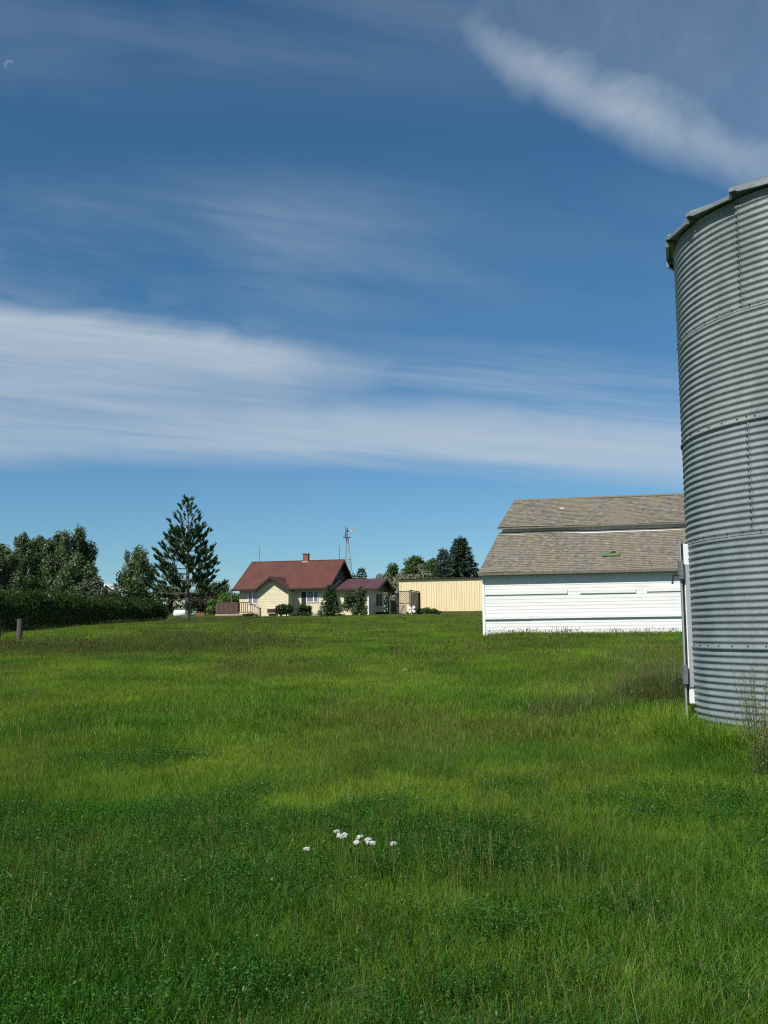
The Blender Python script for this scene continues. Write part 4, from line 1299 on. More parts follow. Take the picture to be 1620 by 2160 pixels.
rng = np.random.RandomState(7)
leafy('poplar_tree', (x, D, z), H, poplar_clumps(H, 2.9, rng, 26, 0.24, 6), 0.105, 13000, M['leaf_poplar_light'], M['bark_pale'], 'lighter green poplar standing alone between the row and the pine', 'tree', None, 0.14, 33)
# rough low shrubs along the back on the left
for i, (px, D, wd, hh, mat, lab) in enumerate([
        (248, 112, 1.3, 2.6, 'leaf_grey', 'grey green shrub between the outbuilding and the lone poplar'),
        (338, 110, 1.5, 2.9, 'leaf_brown', 'brownish shrub behind the hedge end, left of the pine'),
        (376, 114, 1.5, 3.2, 'leaf_brown', 'brown twiggy shrub behind the fuel tank'),
        (425, 112, 1.8, 3.3, 'leaf_brown', 'wide brown twiggy shrub to the right of the pine trunk'),
        (456, 116, 1.5, 3.5, 'leaf_grey', 'grey green shrub behind the lowest right branches of the pine'),
        (492, 110, 1.3, 2.9, 'leaf_bush', 'bright green shrub by the left end of the farmhouse'),
        (468, 109, 1.0, 2.0, 'leaf_bush', 'low bright green shrub behind the deck railing')]):
    x = at_px(px, D); z = gz(x, D)
    rng = np.random.RandomState(300 + i)
    cl = [(rng.uniform(-1.15, 1.15) * wd, rng.uniform(-.6, .6) * wd, hh * rng.uniform(.25, .85), wd * .5, wd * .42, hh * .24) for _ in range(13)]
    leafy('shrub', (x, D, z), hh, cl, 0.095, 7000, M[mat], M['bark_dark'], lab, 'shrub', 'shrubs behind the pine', 0.06, 320 + i, True, 0.3, True, 3)
x, D = at_px(383, 97.6), 97.6
z = gz(x, D)
leafy('blossom_shrub', (x, D, z), 1.8, [(-.38, 0, 1.25, .38, .35, .36), (.30, .1, 1.3, .4, .4, .38), (0, .2, .9, .55, .4, .45)], 0.085, 1500, M['blossom'], M['bark_dark'],
      'white blossoming shrub behind the white fuel tank', 'shrub', None, 0.04, 77, True, 0.3, True, 3)
x, D = at_px(350, 101), 101.0
z = gz(x, D)
leafy('blossom_shrub', (x, D, z), 1.9, [(-.2, 0, 1.75, .22, .2, .16), (.15, .1, 1.7, .22, .2, .14), (0, .2, 1.2, .3, .3, .4)], 0.07, 380, M['blossom'], M['bark_dark'],
      'small white blossoming shrub just above the hedge end', 'shrub', None, 0.03, 78, True, 0.3, True, 3)


def tuft_proto(rng, n, length, spread, back=0.5):
    """needle brush around +Z: returns base pts, tip pts"""
    t = rng.uniform(0, 1, n)
    a = rng.uniform(0, 6.28, n)
    base = np.stack([0 * t, 0 * t, t * length], 1)
    dirn = np.stack([np.cos(a) * spread, np.sin(a) * spread, np.full(n, back)], 1)
    tip = base + unit(dirn) * length * rng.uniform(0.45, 0.75, (n, 1))
    return base, tip


def needles(pos, axes, rng, n, length, spread, width, back=0.5):
    """brush of thin needle blades for every twig"""
    A = unit(axes)
    ref = np.where(np.abs(A[:, 2:3]) < 0.9, np.array([[0, 0, 1.0]]), np.array([[1.0, 0, 0]]))
    X = unit(np.cross(ref, A)); Y = np.cross(A, X)
    k = len(pos)
    t = rng.uniform(0, 1, (k, n)); a = rng.uniform(0, 6.28, (k, n))
    ln = np.asarray(length).reshape(-1, 1)
    base = pos[:, None, :] + A[:, None, :] * (t * ln)[..., None]
    d = X[:, None, :] * (np.cos(a) * spread)[..., None] + Y[:, None, :] * (np.sin(a) * spread)[..., None] + A[:, None, :] * back
    d = unit(d)
    tip = base + d * (ln * rng.uniform(0.5, 0.9, (k, n)))[..., None]
    side = unit(np.cross(d, rng.normal(size=d.shape))) * (width * rng.uniform(0.6, 1.3, (k, n)))[..., None]
    q = np.stack([base - side * .5, base + side * .5, tip + side * .35, tip - side * .35], 2).reshape(-1, 3)
    return q, np.arange(len(q)).reshape(-1, 4)


def pine(loc, H, label):
    rng = np.random.RandomState(12)
    t = thing('pine_tree', loc, label, 'tree')
    L = np.array(loc)
    tm = MB()
    tm.tube([L - KZ * .2, L + KZ * H * .25, L + np.array([.05, 0, H * .6]), L + np.array([0, 0, H * 0.985])], [0.19, 0.15, 0.085, 0.012], 10)
    bm_ = MB()
    pos, ax, ln = [], [], []
    h = 0.18 * H
    while h < H * 0.985:
        f = h / H
        nb = 6 if f < 0.72 else 4
        reach = (3.35 * (1 - (max(f - 0.155, 0) / 0.845) ** 1.12) ** 0.92) + 0.06
        a0 = rng.uniform(0, 6.28)
        for k in range(nb):
            a = a0 + k * 6.283 / nb + rng.uniform(-.3, .3)
            r = reach * rng.uniform(0.62, 1.06)
            if f < 0.24 and rng.uniform() < 0.25: continue
            e = np.array([math.cos(a), math.sin(a), 0])
            p0 = L + KZ * (h + rng.uniform(-.12, .12))
            rise = -0.06 + 0.40 * f
            pts = [p0, p0 + e * r * .4 + KZ * r * (rise - .10) * .35, p0 + e * r * .78 + KZ * r * (rise * .60), p0 + e * r + KZ * r * (rise * .95 + .17)]
            bm_.tube(pts, [0.035 * (1 - f) + .014, 0.028 * (1 - f) + .01, 0.018, 0.008], 5)
            # twigs along the branch, each ending in an upturned brush
            nt = int(5 + r * 5.0) if f < 0.72 else int(1 + r * 2.2)
            for j in range(nt):
                q = 0.30 + 0.70 * (j + rng.uniform(0, 1)) / nt
                seg = min(int(q * 3), 2) if q < 1 else 2
                tt = q * 3 - seg
                pb = pts[seg] * (1 - tt) + pts[seg + 1] * tt
                side = np.cross(e, KZ) * rng.choice([-1, 1]) * rng.uniform(0.15, 0.85)
                dv = unit(e * rng.uniform(0.3, 1.0) + side + KZ * rng.uniform(0.25, 0.85))
                tl = rng.uniform(0.16, 0.50) * (0.6 + 0.4 * (1 - f))
                pe = pb + dv * tl
                if j % 2 == 0:
                    bm_.tube([pb, pe], [0.009, 0.005], 4)
                pos.append(pe - dv * 0.12); ax.append(unit(dv + KZ * rng.uniform(0.3, .8))); ln.append(rng.uniform(0.26, 0.40) * (1.05 - 0.35 * f))
            pos.append(pts[3] - e * .1); ax.append(unit(e * .5 + KZ * rng.uniform(.4, 1.0))); ln.append(rng.uniform(0.28, 0.42))
        h += rng.uniform(0.36, 0.52) * (1.05 - 0.2 * f)
    pos.append(L + KZ * (H - .62)); ax.append(KZ); ln.append(0.40)
    pos.append(L + KZ * (H - .38)); ax.append(KZ); ln.append(0.36)
    V, Fq = needles(np.array(pos), np.array(ax), rng, 34, np.array(ln), 0.36, 0.040, 0.85)
    raw_mesh('crown', V, Fq, M['needle_pine'], t)
    tm.v += bm_.v; tm.f += [tuple(i + tm.n for i in f_) for f_ in bm_.f]; tm.n += bm_.n
    tm.build('trunk', M['bark'], t)
    return t


px_, D = 397, 86.0
x = at_px(px_, D); z = gz(x, D)
pine((x, D, z), (hor(px_) - 1053) * D / 2280 - z, 'tall open pine with upturned brushy branches on the lawn left of the farmhouse')


def spruce(name, loc, H, Rw, label, cat='tree', mat='needle_spruce', seed=3, dens=1.0, group=None, droop=0.35, start=0.03):
    rng = np.random.RandomState(seed)
    t = thing(name, loc, label, cat, group)
    L = np.array(loc)
    tm = MB(); tm.tube([L - KZ * .2, L + KZ * H * .5, L + KZ * H * .97], [0.05 * Rw + .05, 0.03 * Rw + .03, 0.012], 8)
    bm_ = MB()
    pos, ax, ln = [], [], []
    h = start * H
    while h < H * 0.97:
        f = h / H
        nb = 8 if f < .8 else 6
        reach = Rw * (1 - f) ** 0.9 * rng.uniform(0.85, 1.05) + 0.05 * Rw
        a0 = rng.uniform(0, 6.28)
        for k in range(nb):
            a = a0 + k * 6.283 / nb + rng.uniform(-.25, .25)
            r = reach * rng.uniform(0.72, 1.1)
            e = np.array([math.cos(a), math.sin(a), 0]); sd_ = np.cross(e, KZ)
            p0 = L + KZ * h
            p1 = p0 + e * r * .55 - KZ * r * droop * .40; p2 = p0 + e * r - KZ * r * droop * .42 + KZ * .08
            bm_.tube([p0, p1, p2], [.02 * Rw * (1 - f) + .008, .012, .005], 4)
            nt = max(3, int(r * 5.5 * dens))
            for j in range(nt):
                q = (j + rng.uniform(0.2, 1)) / nt
                pb = p0 * (1 - q) + p2 * q if q > .6 else p0 * (1 - q / .6 * .6) + p1 * q
                s = rng.choice([-1, 1])
                dv = unit(e * 0.7 + sd_ * s * rng.uniform(.2, .8) - KZ * rng.uniform(0.05, .45))
                pos.append(pb + sd_ * s * rng.uniform(0, .1) * r); ax.append(dv); ln.append(rng.uniform(.22, .40) * (0.35 + 0.25 * Rw))
            pos.append(p2 - e * .1); ax.append(unit(e + KZ * .15)); ln.append(.22 * (0.5 + 0.25 * Rw))
        h += rng.uniform(0.8, 1.15) * (0.10 + 0.085 * Rw) / dens ** .5
    pos.append(L + KZ * (H * .93)); ax.append(KZ); ln.append(H * .06)
    V, Fq = needles(np.array(pos), np.array(ax), rng, 12, np.array(ln), 0.7, 0.05 * (0.5 + .25 * Rw), 0.8)
    raw_mesh('crown', V, Fq, M[mat], t)
    tm.v += bm_.v; tm.f += [tuple(i + tm.n for i in f_) for f_ in bm_.f]; tm.n += bm_.n
    tm.build('trunk', M['bark_dark'], t)
    return t


def on(px, D, topy):
    x = at_px(px, D); z = gz(x, D)
    return (x, D, z), (hor(px) - topy) * D / 2280 - z
loc, H = on(974, 150, 1130)
spruce('spruce_tree', loc, H, 4.6, 'largest dark spruce rising above the yellow shed', seed=4, dens=1.5, group='spruces beyond the shed')
loc, H = on(937, 147, 1156)
spruce('spruce_tree', loc, H, 3.0, 'smaller blue green spruce to the left of the largest spruce', mat='needle_blue', seed=5, dens=1.4, group='spruces beyond the shed')
loc, H = on(764, 152, 1198)
spruce('spruce_tree', loc, H, 2.4, 'sparse dark spruce top showing over the wing roof', seed=6, dens=.7)
loc, H = on(748, 156, 1210)
spruce('spruce_tree', loc, H, 2.0, 'short dark spruce top touching the gable behind the farmhouse', seed=8, dens=.7)
loc, H = on(697, 93, 1236)
loc = (loc[0], loc[1], loc[2])
spruce('young_conifer', loc, H, 1.10, 'young dark green conifer growing against the farmhouse front wall', 'conifer', 'needle_pine', 9, 1.5, None, 0.25, 0.02)

for i, (px, ty_, D, w, n, mat, lab) in enumerate([
        (882, 1171, 158, 3.2, 9500, 'leaf_dark', 'round dark green tree behind the silver shrubs'),
        (914, 1177, 160, 2.8, 8500, 'leaf_dark', 'dark green tree next to the smaller spruce'),
        (863, 1196, 162, 2.4, 5500, 'leaf_dark', 'low dark green tree between the silver shrubs'),
        (831, 1187, 164, 2.3, 5200, 'leaf_dark', 'separate dark tree with open twigs above the wing roof peak')]):
    loc, H = on(px, D, ty_)
    rng = np.random.RandomState(400 + i)
    cl = []
    for k in range(11):
        a = rng.uniform(0, 6.28); tt = rng.uniform(0.4, 0.93)
        rr = w * rng.uniform(.1, .75) * (1.2 - tt)
        s = w * rng.uniform(.34, .5)
        cl.append((rr * math.cos(a) * 1.5, rr * math.sin(a) * 1.2, H * tt - s * .2, s * 1.15, s, s * .8))
    cl.append((0, 0, H - w * .4, w * .45, w * .45, w * .4))
    leafy('broadleaf_tree', loc, H, cl, 0.16, n, M[mat], M['bark_dark'], lab, 'tree', 'broadleaf trees beyond the shed', 0.16, 410 + i)
for i, (px, ty_, D, w, lab) in enumerate([
        (892, 1188, 146, 2.4, 'largest silver grey shrub above the yellow shed roof'),
        (850, 1204, 145, 2.4, 'silver grey shrub at the left corner of the yellow shed'),
        (820, 1209, 147, 1.8, 'pale silver shrub showing just behind the wing roof peak'),
        (868, 1210, 144, 1.8, 'low silver shrub filling the space behind the shed roof')]):
    loc, H = on(px, D, ty_)
    rng = np.random.RandomState(500 + i)
    cl = [(rng.uniform(-.8, .8) * w, rng.uniform(-.6, .6) * w, H * rng.uniform(.3, .88), w * .36, w * .36, H * .13) for _ in range(11)] + [(0, 0, H * .9, w * .3, w * .3, H * .1)]
    leafy('silver_shrub', loc, H, cl, 0.15, 4200, M['leaf_silver'], M['bark'], lab, 'shrub', 'silver shrubs behind the shed', 0.08, 510 + i, True, .5)

# shrubs against the house
for (px, D, wpx, ty_, mat, n, lf, lab) in [
        (600, 98.2, 24, 1271, 'leaf_hedge', 4200, 0.06, 'rounded clipped green bush in front of the farmhouse gable'),
        (643, 98.6, 21, 1273, 'leaf_dark', 3200, 0.06, 'loose dark bush below the farmhouse front windows'),
        (750, 98.0, 27, 1237, 'leaf_olive', 8200, 0.07, 'tall grey green bush covering the front of the wing'),
        (903, 101.0, 27, 1280, 'leaf_dark', 2600, 0.06, 'low spreading dark bush before the yellow shed'),
        (523, 98.0, 12, 1294, 'leaf_dark', 900, 0.05, 'small low plant at the foot of the deck stairs')]:
    x = at_px(px, D); z = gz(x, D)
    H = (hor(px) - ty_) * D / 2280 - z
    w = wpx * D / 2280
    rng = np.random.RandomState(int(px))
    if px == 600:
        cl = [(0, 0, H * .5, w * .92, w * .85, H * .46), (-w * .3, 0, H * .5, w * .62, w * .7, H * .42), (w * .35, 0, H * .52, w * .62, w * .7, H * .44)]
    elif px == 903:
        cl = [(-w * .6, 0, H * .45, w * .35, .5, H * .4), (-w * .1, 0, H * .55, w * .4, .5, H * .42), (w * .4, 0, H * .45, w * .4, .5, H * .38), (w * .8, 0, H * .3, w * .3, .4, H * .25)]
    else:
        cl = [(rng.uniform(-.66, .66) * w, rng.uniform(-.5, .5) * w * .8, H * (.12 + .68 * (k_ / 13)), w * .42, w * .42, H * .20) for k_ in range(14)]
    leafy('garden_bush', (x, D, z), H, cl, lf, n, M[mat], M['bark_dark'], lab, 'bush', 'bushes around the farmhouse', 0.04, int(px), True, .3, True, 3, 0.6)

# ------------------------------------------------------------------ the long hedge
rng = np.random.RandomState(2)
hp0, hp1 = np.array([-22.6, 40.0]), np.array([-17.9, 85.0])
hd = (hp1 - hp0); hl = np.linalg.norm(hd); hd = hd / hl
hn = np.array([hd[1], -hd[0]])           # towards the field
hz0 = gz(*(hp0 + hp1) / 2)
hedge = thing('hedge', ((hp0 + hp1)[0] / 2, (hp0 + hp1)[1] / 2, hz0), 'long dense dark green hedge along the left side of the field', 'hedge')
n = 95000
tt = rng.uniform(0, 1, n) * hl
hgt = 2.22 - 0.85 * np.clip((tt - 10) / 36, 0, 1) + (fbm(tt * 0.55, tt * 0 + 3, 8) - 0.5) * 0.75 + (vnoise(tt * 1.9, tt * 0 + 7, 8) - .5) * 0.3
endc = np.clip((hl - tt) / 1.2, 0, 1) ** 0.5
hgt = hgt * (0.45 + 0.55 * endc)
wid = 1.15 * (0.4 + 0.6 * endc)
# points on the surface of a rounded section, with depth
ang = rng.uniform(-0.12, math.pi + 0.12, n)
dep = 1 - 0.34 * rng.uniform(0, 1, n) ** 2
bulge = 1 + (fbm(tt * 0.9, ang * 2.2, 12) - .5) * 0.5
cs, sn = np.cos(ang), np.sin(ang)
lat_ = np.sign(cs) * np.abs(cs) ** 0.6 * wid * dep * bulge
ver = np.where(sn > 0, np.abs(sn) ** 0.5, 0) * hgt * dep
ver = np.where(np.abs(cs) > 0.75, rng.uniform(0.02, 1, n) * hgt * 0.85, ver)
xy = hp0[None, :] + hd[None, :] * tt[:, None] + hn[None, :] * lat_[:, None]
P = np.stack([xy[:, 0], xy[:, 1], tz(xy[:, 0], xy[:, 1]) + ver], 1)
N = np.stack([hn[0] * cs, hn[1] * cs, np.maximum(sn, 0.1)], 1) + rng.normal(size=(n, 3)) * 0.7
V, Fq = leaf_quads(P, unit(N), 0.062 * rng.uniform(0.6, 1.5, n), rng, 0.55)
# ragged upright shoots along the top
ns = 3000
ts = rng.uniform(0, hl - .5, ns)
xs = hp0[None, :] + hd[None, :] * ts[:, None] + hn[None, :] * (rng.uniform(-.9, .9, ns))[:, None]
hs = np.interp(ts, np.sort(tt), hgt[np.argsort(tt)]) + rng.uniform(-.25, .28, ns)
P2 = np.stack([xs[:, 0], xs[:, 1], tz(xs[:, 0], xs[:, 1]) + hs], 1)
V2, F2 = leaf_quads(P2, unit(rng.normal(size=(ns, 3)) * np.array([1, 1, .3])), 0.09 * rng.uniform(.6, 1.5, ns), rng, 0.5)
raw_mesh('foliage', np.concatenate([V, V2]), np.concatenate([Fq, F2 + len(V)]), M['leaf_hedge'], hedge)
mb = MB()
for q in np.arange(0.4, hl, 0.55):
    b0 = hp0 + hd * q + hn * rng.uniform(-.3, .3)
    z = gz(*b0)
    hh = 1.5
    e = b0 + hn * rng.uniform(-.5, .5) + hd * rng.uniform(-.3, .3)
    mb.tube([(b0[0], b0[1], z - .1), ((b0[0] + e[0]) / 2, (b0[1] + e[1]) / 2, z + hh * .5), (e[0], e[1], z + hh)], [.045, .03, .01], 5)
mb.build('stems', M['bark_dark'], hedge)
raw = hedge


# ------------------------------------------------------------------ grass
SRC = bpy.data.collections.new('grass_sources')      # shapes for the scattered blades, never linked to the scene


def blades(rng, n, rad, h0, h1, w, lean=0.35, seg=3, curl=0.5):
    r = rad * np.sqrt(rng.uniform(0, 1, n)); a = rng.uniform(0, 6.28, n)
    b = np.stack([r * np.cos(a), r * np.sin(a), np.full(n, -0.03)], 1)
    h = rng.uniform(h0, h1, n)
    la = rng.uniform(0, 6.28, n); lm = np.abs(rng.normal(0, lean, n))
    ld = np.stack([np.cos(la) * lm, np.sin(la) * lm, np.ones(n)], 1)
    fa = rng.uniform(0, 6.28, n)
    sd_ = np.stack([np.cos(fa), np.sin(fa), np.zeros(n)], 1)
    V, F = [], []
    ww = w * rng.uniform(0.6, 1.4, n)
    rows = []
    for i in range(seg + 1):
        t = i / seg
        c = b + ld * (h * t)[:, None]
        c[:, :2] += (np.stack([np.cos(la), np.sin(la)], 1) * (curl * lm * h * t * t)[:, None])
        c[:, 2] -= curl * 0.4 * lm * h * t * t
        wd = ww * (1 - t) ** 0.6 * 0.5 + 0.0003
        rows.append((c - sd_ * wd[:, None], c + sd_ * wd[:, None]))
    V = np.stack([q for row in rows for q in row], 1)     # n, 2(seg+1), 3
    k = 2 * (seg + 1)
    base = np.arange(n)[:, None] * k
    F = np.concatenate([base + np.array([[2 * i, 2 * i + 1, 2 * i + 3, 2 * i + 2]]) for i in range(seg)], 0)
    return V.reshape(-1, 3), F, (b, ld, h, la, lm, rows)


def seedheads(rng, rad, n, h0, h1, headlen, headw):
    V, F, (b, ld, h, la, lm, rows) = blades(rng, n, rad, h0, h1, 0.0026, 0.18, 3, 0.4)
    tip = (rows[-1][0] + rows[-1][1]) / 2; prev = (rows[-2][0] + rows[-2][1]) / 2
    d = unit(tip - prev)
    k = len(V)
    vs, fs = [V], [F]
    for rot_ in (0, 1.57):
        s = unit(np.cross(d, np.array([math.cos(rot_), math.sin(rot_), 0.1]))) * headw * .5
        q = np.stack([tip - d * headlen * .2, tip + d * headlen * .35 + s, tip + d * headlen, tip + d * headlen * .35 - s], 1).reshape(-1, 3)
        f = np.arange(len(q)).reshape(-1, 4) + k
        vs.append(q); fs.append(f); k += len(q)
    return np.concatenate(vs), np.concatenate(fs)


def clover(rng, n, rad, h0, h1, leaf):
    """leafy lucerne: stems carrying many small leaflets"""
    V, F, (b, ld, h, la, lm, rows) = blades(rng, n, rad, h0, h1, 0.003, 0.28, 3, 0.4)
    k = len(V); vs, fs = [V], [F]
    per = 11
    for j in range(per):
        t = 0.25 + 0.78 * (j / (per - 1))
        i = min(int(t * 3), 2); f_ = min(t * 3 - i, 1.0)
        c0 = (rows[i][0] + rows[i][1]) / 2; c1 = (rows[i + 1][0] + rows[i + 1][1]) / 2
        c = c0 * (1 - f_) + c1 * f_
        a = rng.uniform(0, 6.28, n)
        c = c + np.stack([np.cos(a), np.sin(a), 0.4 * np.ones(n)], 1) * leaf * 1.3
        N = unit(np.stack([np.cos(a) * .6, np.sin(a) * .6, np.ones(n)], 1) + rng.normal(size=(n, 3)) * .45)
        q, f = leaf_quads(c, N, leaf * rng.uniform(.7, 1.3, n), rng, 0.45)
        vs.append(q); fs.append(f + k); k += len(q)
    return np.concatenate(vs), np.concatenate(fs)


M['grass'] = grass_mat('grass_blades')
M['grass_seed'] = grass_mat('grass_seed_heads', (0.22, 0.18, 0.09), 0.25)
M['lucerne'] = grass_mat('lucerne_leaves', (0.06, 0.12, 0.03), 0.05, 0.3)


def source(name, V, F, mat):
    me = bpy.data.meshes.new(name)
    me.vertices.add(len(V)); me.vertices.foreach_set('co', V.astype(np.float32).ravel())
    nf = len(F)
    me.loops.add(nf * 4); me.loops.foreach_set('vertex_index', F.astype(np.int32).ravel())
    me.polygons.add(nf); me.polygons.foreach_set('loop_start', np.arange(0, nf * 4, 4, dtype=np.int32))
    me.update(calc_edges=True)
    me.materials.append(mat)
    return bpy.data.objects.new(name, me)


def coll(name, objs):
    c = bpy.data.collections.new(name)
    for o in objs: c.objects.link(o)
    return c


def scatter(name, pts, yaw, scl, idx, tint, sources, label, cat):
    """one object of uncountable plants: the sources are instanced on the vertices"""
    me = bpy.data.meshes.new(name)
    me.vertices.add(len(pts)); me.vertices.foreach_set('co', np.asarray(pts, np.float32).ravel())
    a = me.attributes.new('yaw', 'FLOAT_VECTOR', 'POINT')
    r = np.zeros((len(pts), 3), np.float32); r[:, 2] = yaw; a.data.foreach_set('vector', r.ravel())
    a = me.attributes.new('scl', 'FLOAT', 'POINT'); a.data.foreach_set('value', np.asarray(scl, np.float32))
    a = me.attributes.new('pick', 'INT', 'POINT'); a.data.foreach_set('value', np.asarray(idx, np.int32))
    a = me.attributes.new('tint', 'FLOAT_COLOR', 'POINT')
    c = np.ones((len(pts), 4), np.float32); c[:, :3] = tint; a.data.foreach_set('color', c.ravel())
    o = bpy.data.objects.new(name, me)
    COL.objects.link(o)
    ng = bpy.data.node_groups.new(name + '_scatter', 'GeometryNodeTree')
    ng.interface.new_socket('Geometry', in_out='INPUT', socket_type='NodeSocketGeometry')
    ng.interface.new_socket('Geometry', in_out='OUTPUT', socket_type='NodeSocketGeometry')
    N = ng.nodes; Lk = ng.links
    gi, go = N.new('NodeGroupInput'), N.new('NodeGroupOutput')
    ci = N.new('GeometryNodeCollectionInfo'); ci.inputs['Collection'].default_value = coll(name + '_src', sources)
    ci.inputs['Separate Children'].default_value = True; ci.inputs['Reset Children'].default_value = True
    ip = N.new('GeometryNodeInstanceOnPoints'); ip.inputs['Pick Instance'].default_value = True
    def named(n_, t):
        q = N.new('GeometryNodeInputNamedAttribute'); q.data_type = t; q.inputs['Name'].default_value = n_
        return q.outputs[0]
    Lk.new(gi.outputs[0], ip.inputs['Points']); Lk.new(ci.outputs[0], ip.inputs['Instance'])
    Lk.new(named('pick', 'INT'), ip.inputs['Instance Index'])
    e2r = N.new('FunctionNodeEulerToRotation'); Lk.new(named('yaw', 'FLOAT_VECTOR'), e2r.inputs[0])
    Lk.new(e2r.outputs[0], ip.inputs['Rotation'])
    Lk.new(named('scl', 'FLOAT'), ip.inputs['Scale'])
    Lk.new(ip.outputs[0], go.inputs[0])
    md = o.modifiers.new('scatter', 'NODES'); md.node_group = ng
    me.materials.append(sources[0].data.materials[0])
    return tag(o, label, cat, kind='stuff')


def wedge(rng, y0, y1, dens, power=0.0, half=0.46, pad=3.2):
    """random points over the strip of field the camera looks along, generously wide"""
    area = half * (y1 * y1 - y0 * y0) + 2 * pad * (y1 - y0)
    n = int(area * dens)
    y = np.sqrt(rng.uniform(y0 * y0, y1 * y1, n))
    x = rng.uniform(-1, 1, n) * (half * y + pad)
    return x, y


def keep_out(x, y):
    """inside the bin, barn, house or shed footprints"""
    bad = (x - BC[0]) ** 2 + (y - BC[1]) ** 2 < (BR + 0.02) ** 2
    q = np.stack([x - 3.69, y - 41.03], 1); d = q @ Vd[:2]; s = q @ U[:2] - .22 * d
    bad |= (s > 0.0) & (s < LEN) & (d > -0.0) & (d < D2)
    q = np.stack([x - HO[0], y - HO[1]], 1); d = q @ Vd[:2]; s = q @ U[:2]
    bad |= (s > -5.3) & (s < 9.0) & (d > -2.7) & (d < 11)
    return ~bad


def lush(x, y):
    """0 dry yellow grass ... 1 lush dark growth"""
    n_ = fbm(x / 1.5, y / 2.2, 21)
    a = np.clip((8.9 + 5.0 * (fbm(x / 1.3 + 2, y / 2.6, 77) - 0.5) - 1.5 * np.clip(x - 0.3, 0, 1.6) - y) / 1.6, 0, 1) * 0.72 + (n_ - 0.5) * 2.6 + 0.08
    # lush strip at the foot of the bin
    a = np.maximum(a, 1.1 - np.hypot((x - 2.9) / 0.9, (y - 10.2) / 1.1))
    a = np.maximum(a, 0.95 - np.hypot((x + 2.9) / 0.9, (y - 10.4) / 0.8))
    return np.clip(a, 0, 1)


def olive(x, y):
    n_ = fbm(x / 2.6 + 40, y / 4.5, 31)
    a = (n_ - 0.47) * 2.4
    a = np.maximum(a, 1.15 - np.hypot((x - 1.5) / 1.7, (y - 12.6) / 1.5))
    a = np.maximum(a, 1.4 - np.hypot((x + 9) / 6.5, (y - 36) / 7))
    a = np.maximum(a, 0.8 - np.hypot((x + 4) / 3.0, (y - 40) / 5))
    return np.clip(a, 0, 1)


def tint_of(x, y, rng, jit=0.14):
    L = lush(x, y)[:, None]; O = olive(x, y)[:, None]
    cA = np.array([[0.145, 0.240, 0.024]]); cB = np.array([[0.048, 0.156, 0.014]]); cC = np.array([[0.092, 0.135, 0.026]])
    c = cA * (1 - L) + cB * L
    c = c * (1 - O * 0.75) + cC * O * 0.75
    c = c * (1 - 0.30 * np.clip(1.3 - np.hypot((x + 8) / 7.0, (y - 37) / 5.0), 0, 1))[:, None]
    c = c * (0.56 + 0.60 * fbm(x / 0.9 + 3, y / 1.7, 55) + 0.34 * vnoise(x / 0.28, y / 0.5, 58))[:, None]
    return c * (1 + rng.normal(0, jit, (len(x), 1)))


rng = np.random.RandomState(77)
near_src = [source('a_near_%02d' % i, *blades(rng, 100, 0.12, 0.04, 0.125, 0.0028, 0.42)[:2], M['grass']) for i in range(8)]
x, y = wedge(rng, 2.6, 12.5, 125)
k = keep_out(x, y); x, y = x[k], y[k]
P = np.stack([x, y, tz(x, y)], 1)
rb_ = np.hypot(x - BC[0], y - BC[1]) - BR
hs = 0.70 + 0.6 * fbm(x / 1.3, y / 1.3, 5) + 0.35 * lush(x, y) + 2.3 * np.clip(1.0 - rb_ / 0.5, 0, 1)
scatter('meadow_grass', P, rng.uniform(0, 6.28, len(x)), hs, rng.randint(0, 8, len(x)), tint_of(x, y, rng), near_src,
        'long green meadow grass covering the near part of the field', 'grass')
mid_src = [source('a_mid_%02d' % i, *blades(rng, 160, 0.30, 0.07, 0.17, 0.0066, 0.36)[:2], M['grass']) for i in range(6)]
x, y = wedge(rng, 12.0, 46.0, 26)
k = keep_out(x, y); x, y = x[k], y[k]
P = np.stack([x, y, tz(x, y)], 1)
hs = 0.60 + 0.75 * fbm(x / 2.3, y / 3.0, 5) + 0.2 * lush(x, y) + 1.3 * np.clip(1.6 - np.hypot((x - 3.4) / 1.1, (y - 14.6) / 1.3), 0, 1) * 0.6
q = np.stack([x - 3.69, y - 41.03], 1)
hs = hs + 1.15 * rng.uniform(0.3, 1, len(x)) * ((q @ U[:2] > 0.8) & (np.abs(q @ Vd[:2] + 0.6) < 0.9))
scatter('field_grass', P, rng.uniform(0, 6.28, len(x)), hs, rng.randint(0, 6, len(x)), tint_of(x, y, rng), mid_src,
        'yellow green grass of the middle field up to the barn', 'grass')
far_src = [source('a_far_%02d' % i, *blades(rng, 150, 0.75, 0.10, 0.24, 0.016, 0.28, 2)[:2], M['grass']) for i in range(5)]
x, y = wedge(rng, 44.0, 88.0, 4.0, half=0.5)
k = keep_out(x, y); x, y = x[k], y[k]
P = np.stack([x, y, tz(x, y)], 1)
hs = 0.45 + 0.75 * fbm(x / 4.0, y / 6.0, 15) * np.clip((92 - y) / 20, 0.3, 1)
scatter('rough_grass', P, rng.uniform(0, 6.28, len(x)), hs, rng.randint(0, 5, len(x)), tint_of(x, y, rng, .1), far_src,
        'rough grass of the far field below the farmhouse lawn', 'grass')
lawn_src = [source('a_lawn_%02d' % i, *blades(rng, 150, 0.9, 0.05, 0.10, 0.022, 0.35, 2)[:2], M['grass']) for i in range(4)]
x, y = wedge(rng, 86.0, 150.0, 1.5, half=0.5)
k = keep_out(x, y); x, y = x[k], y[k]
P = np.stack([x, y, tz(x, y)], 1)
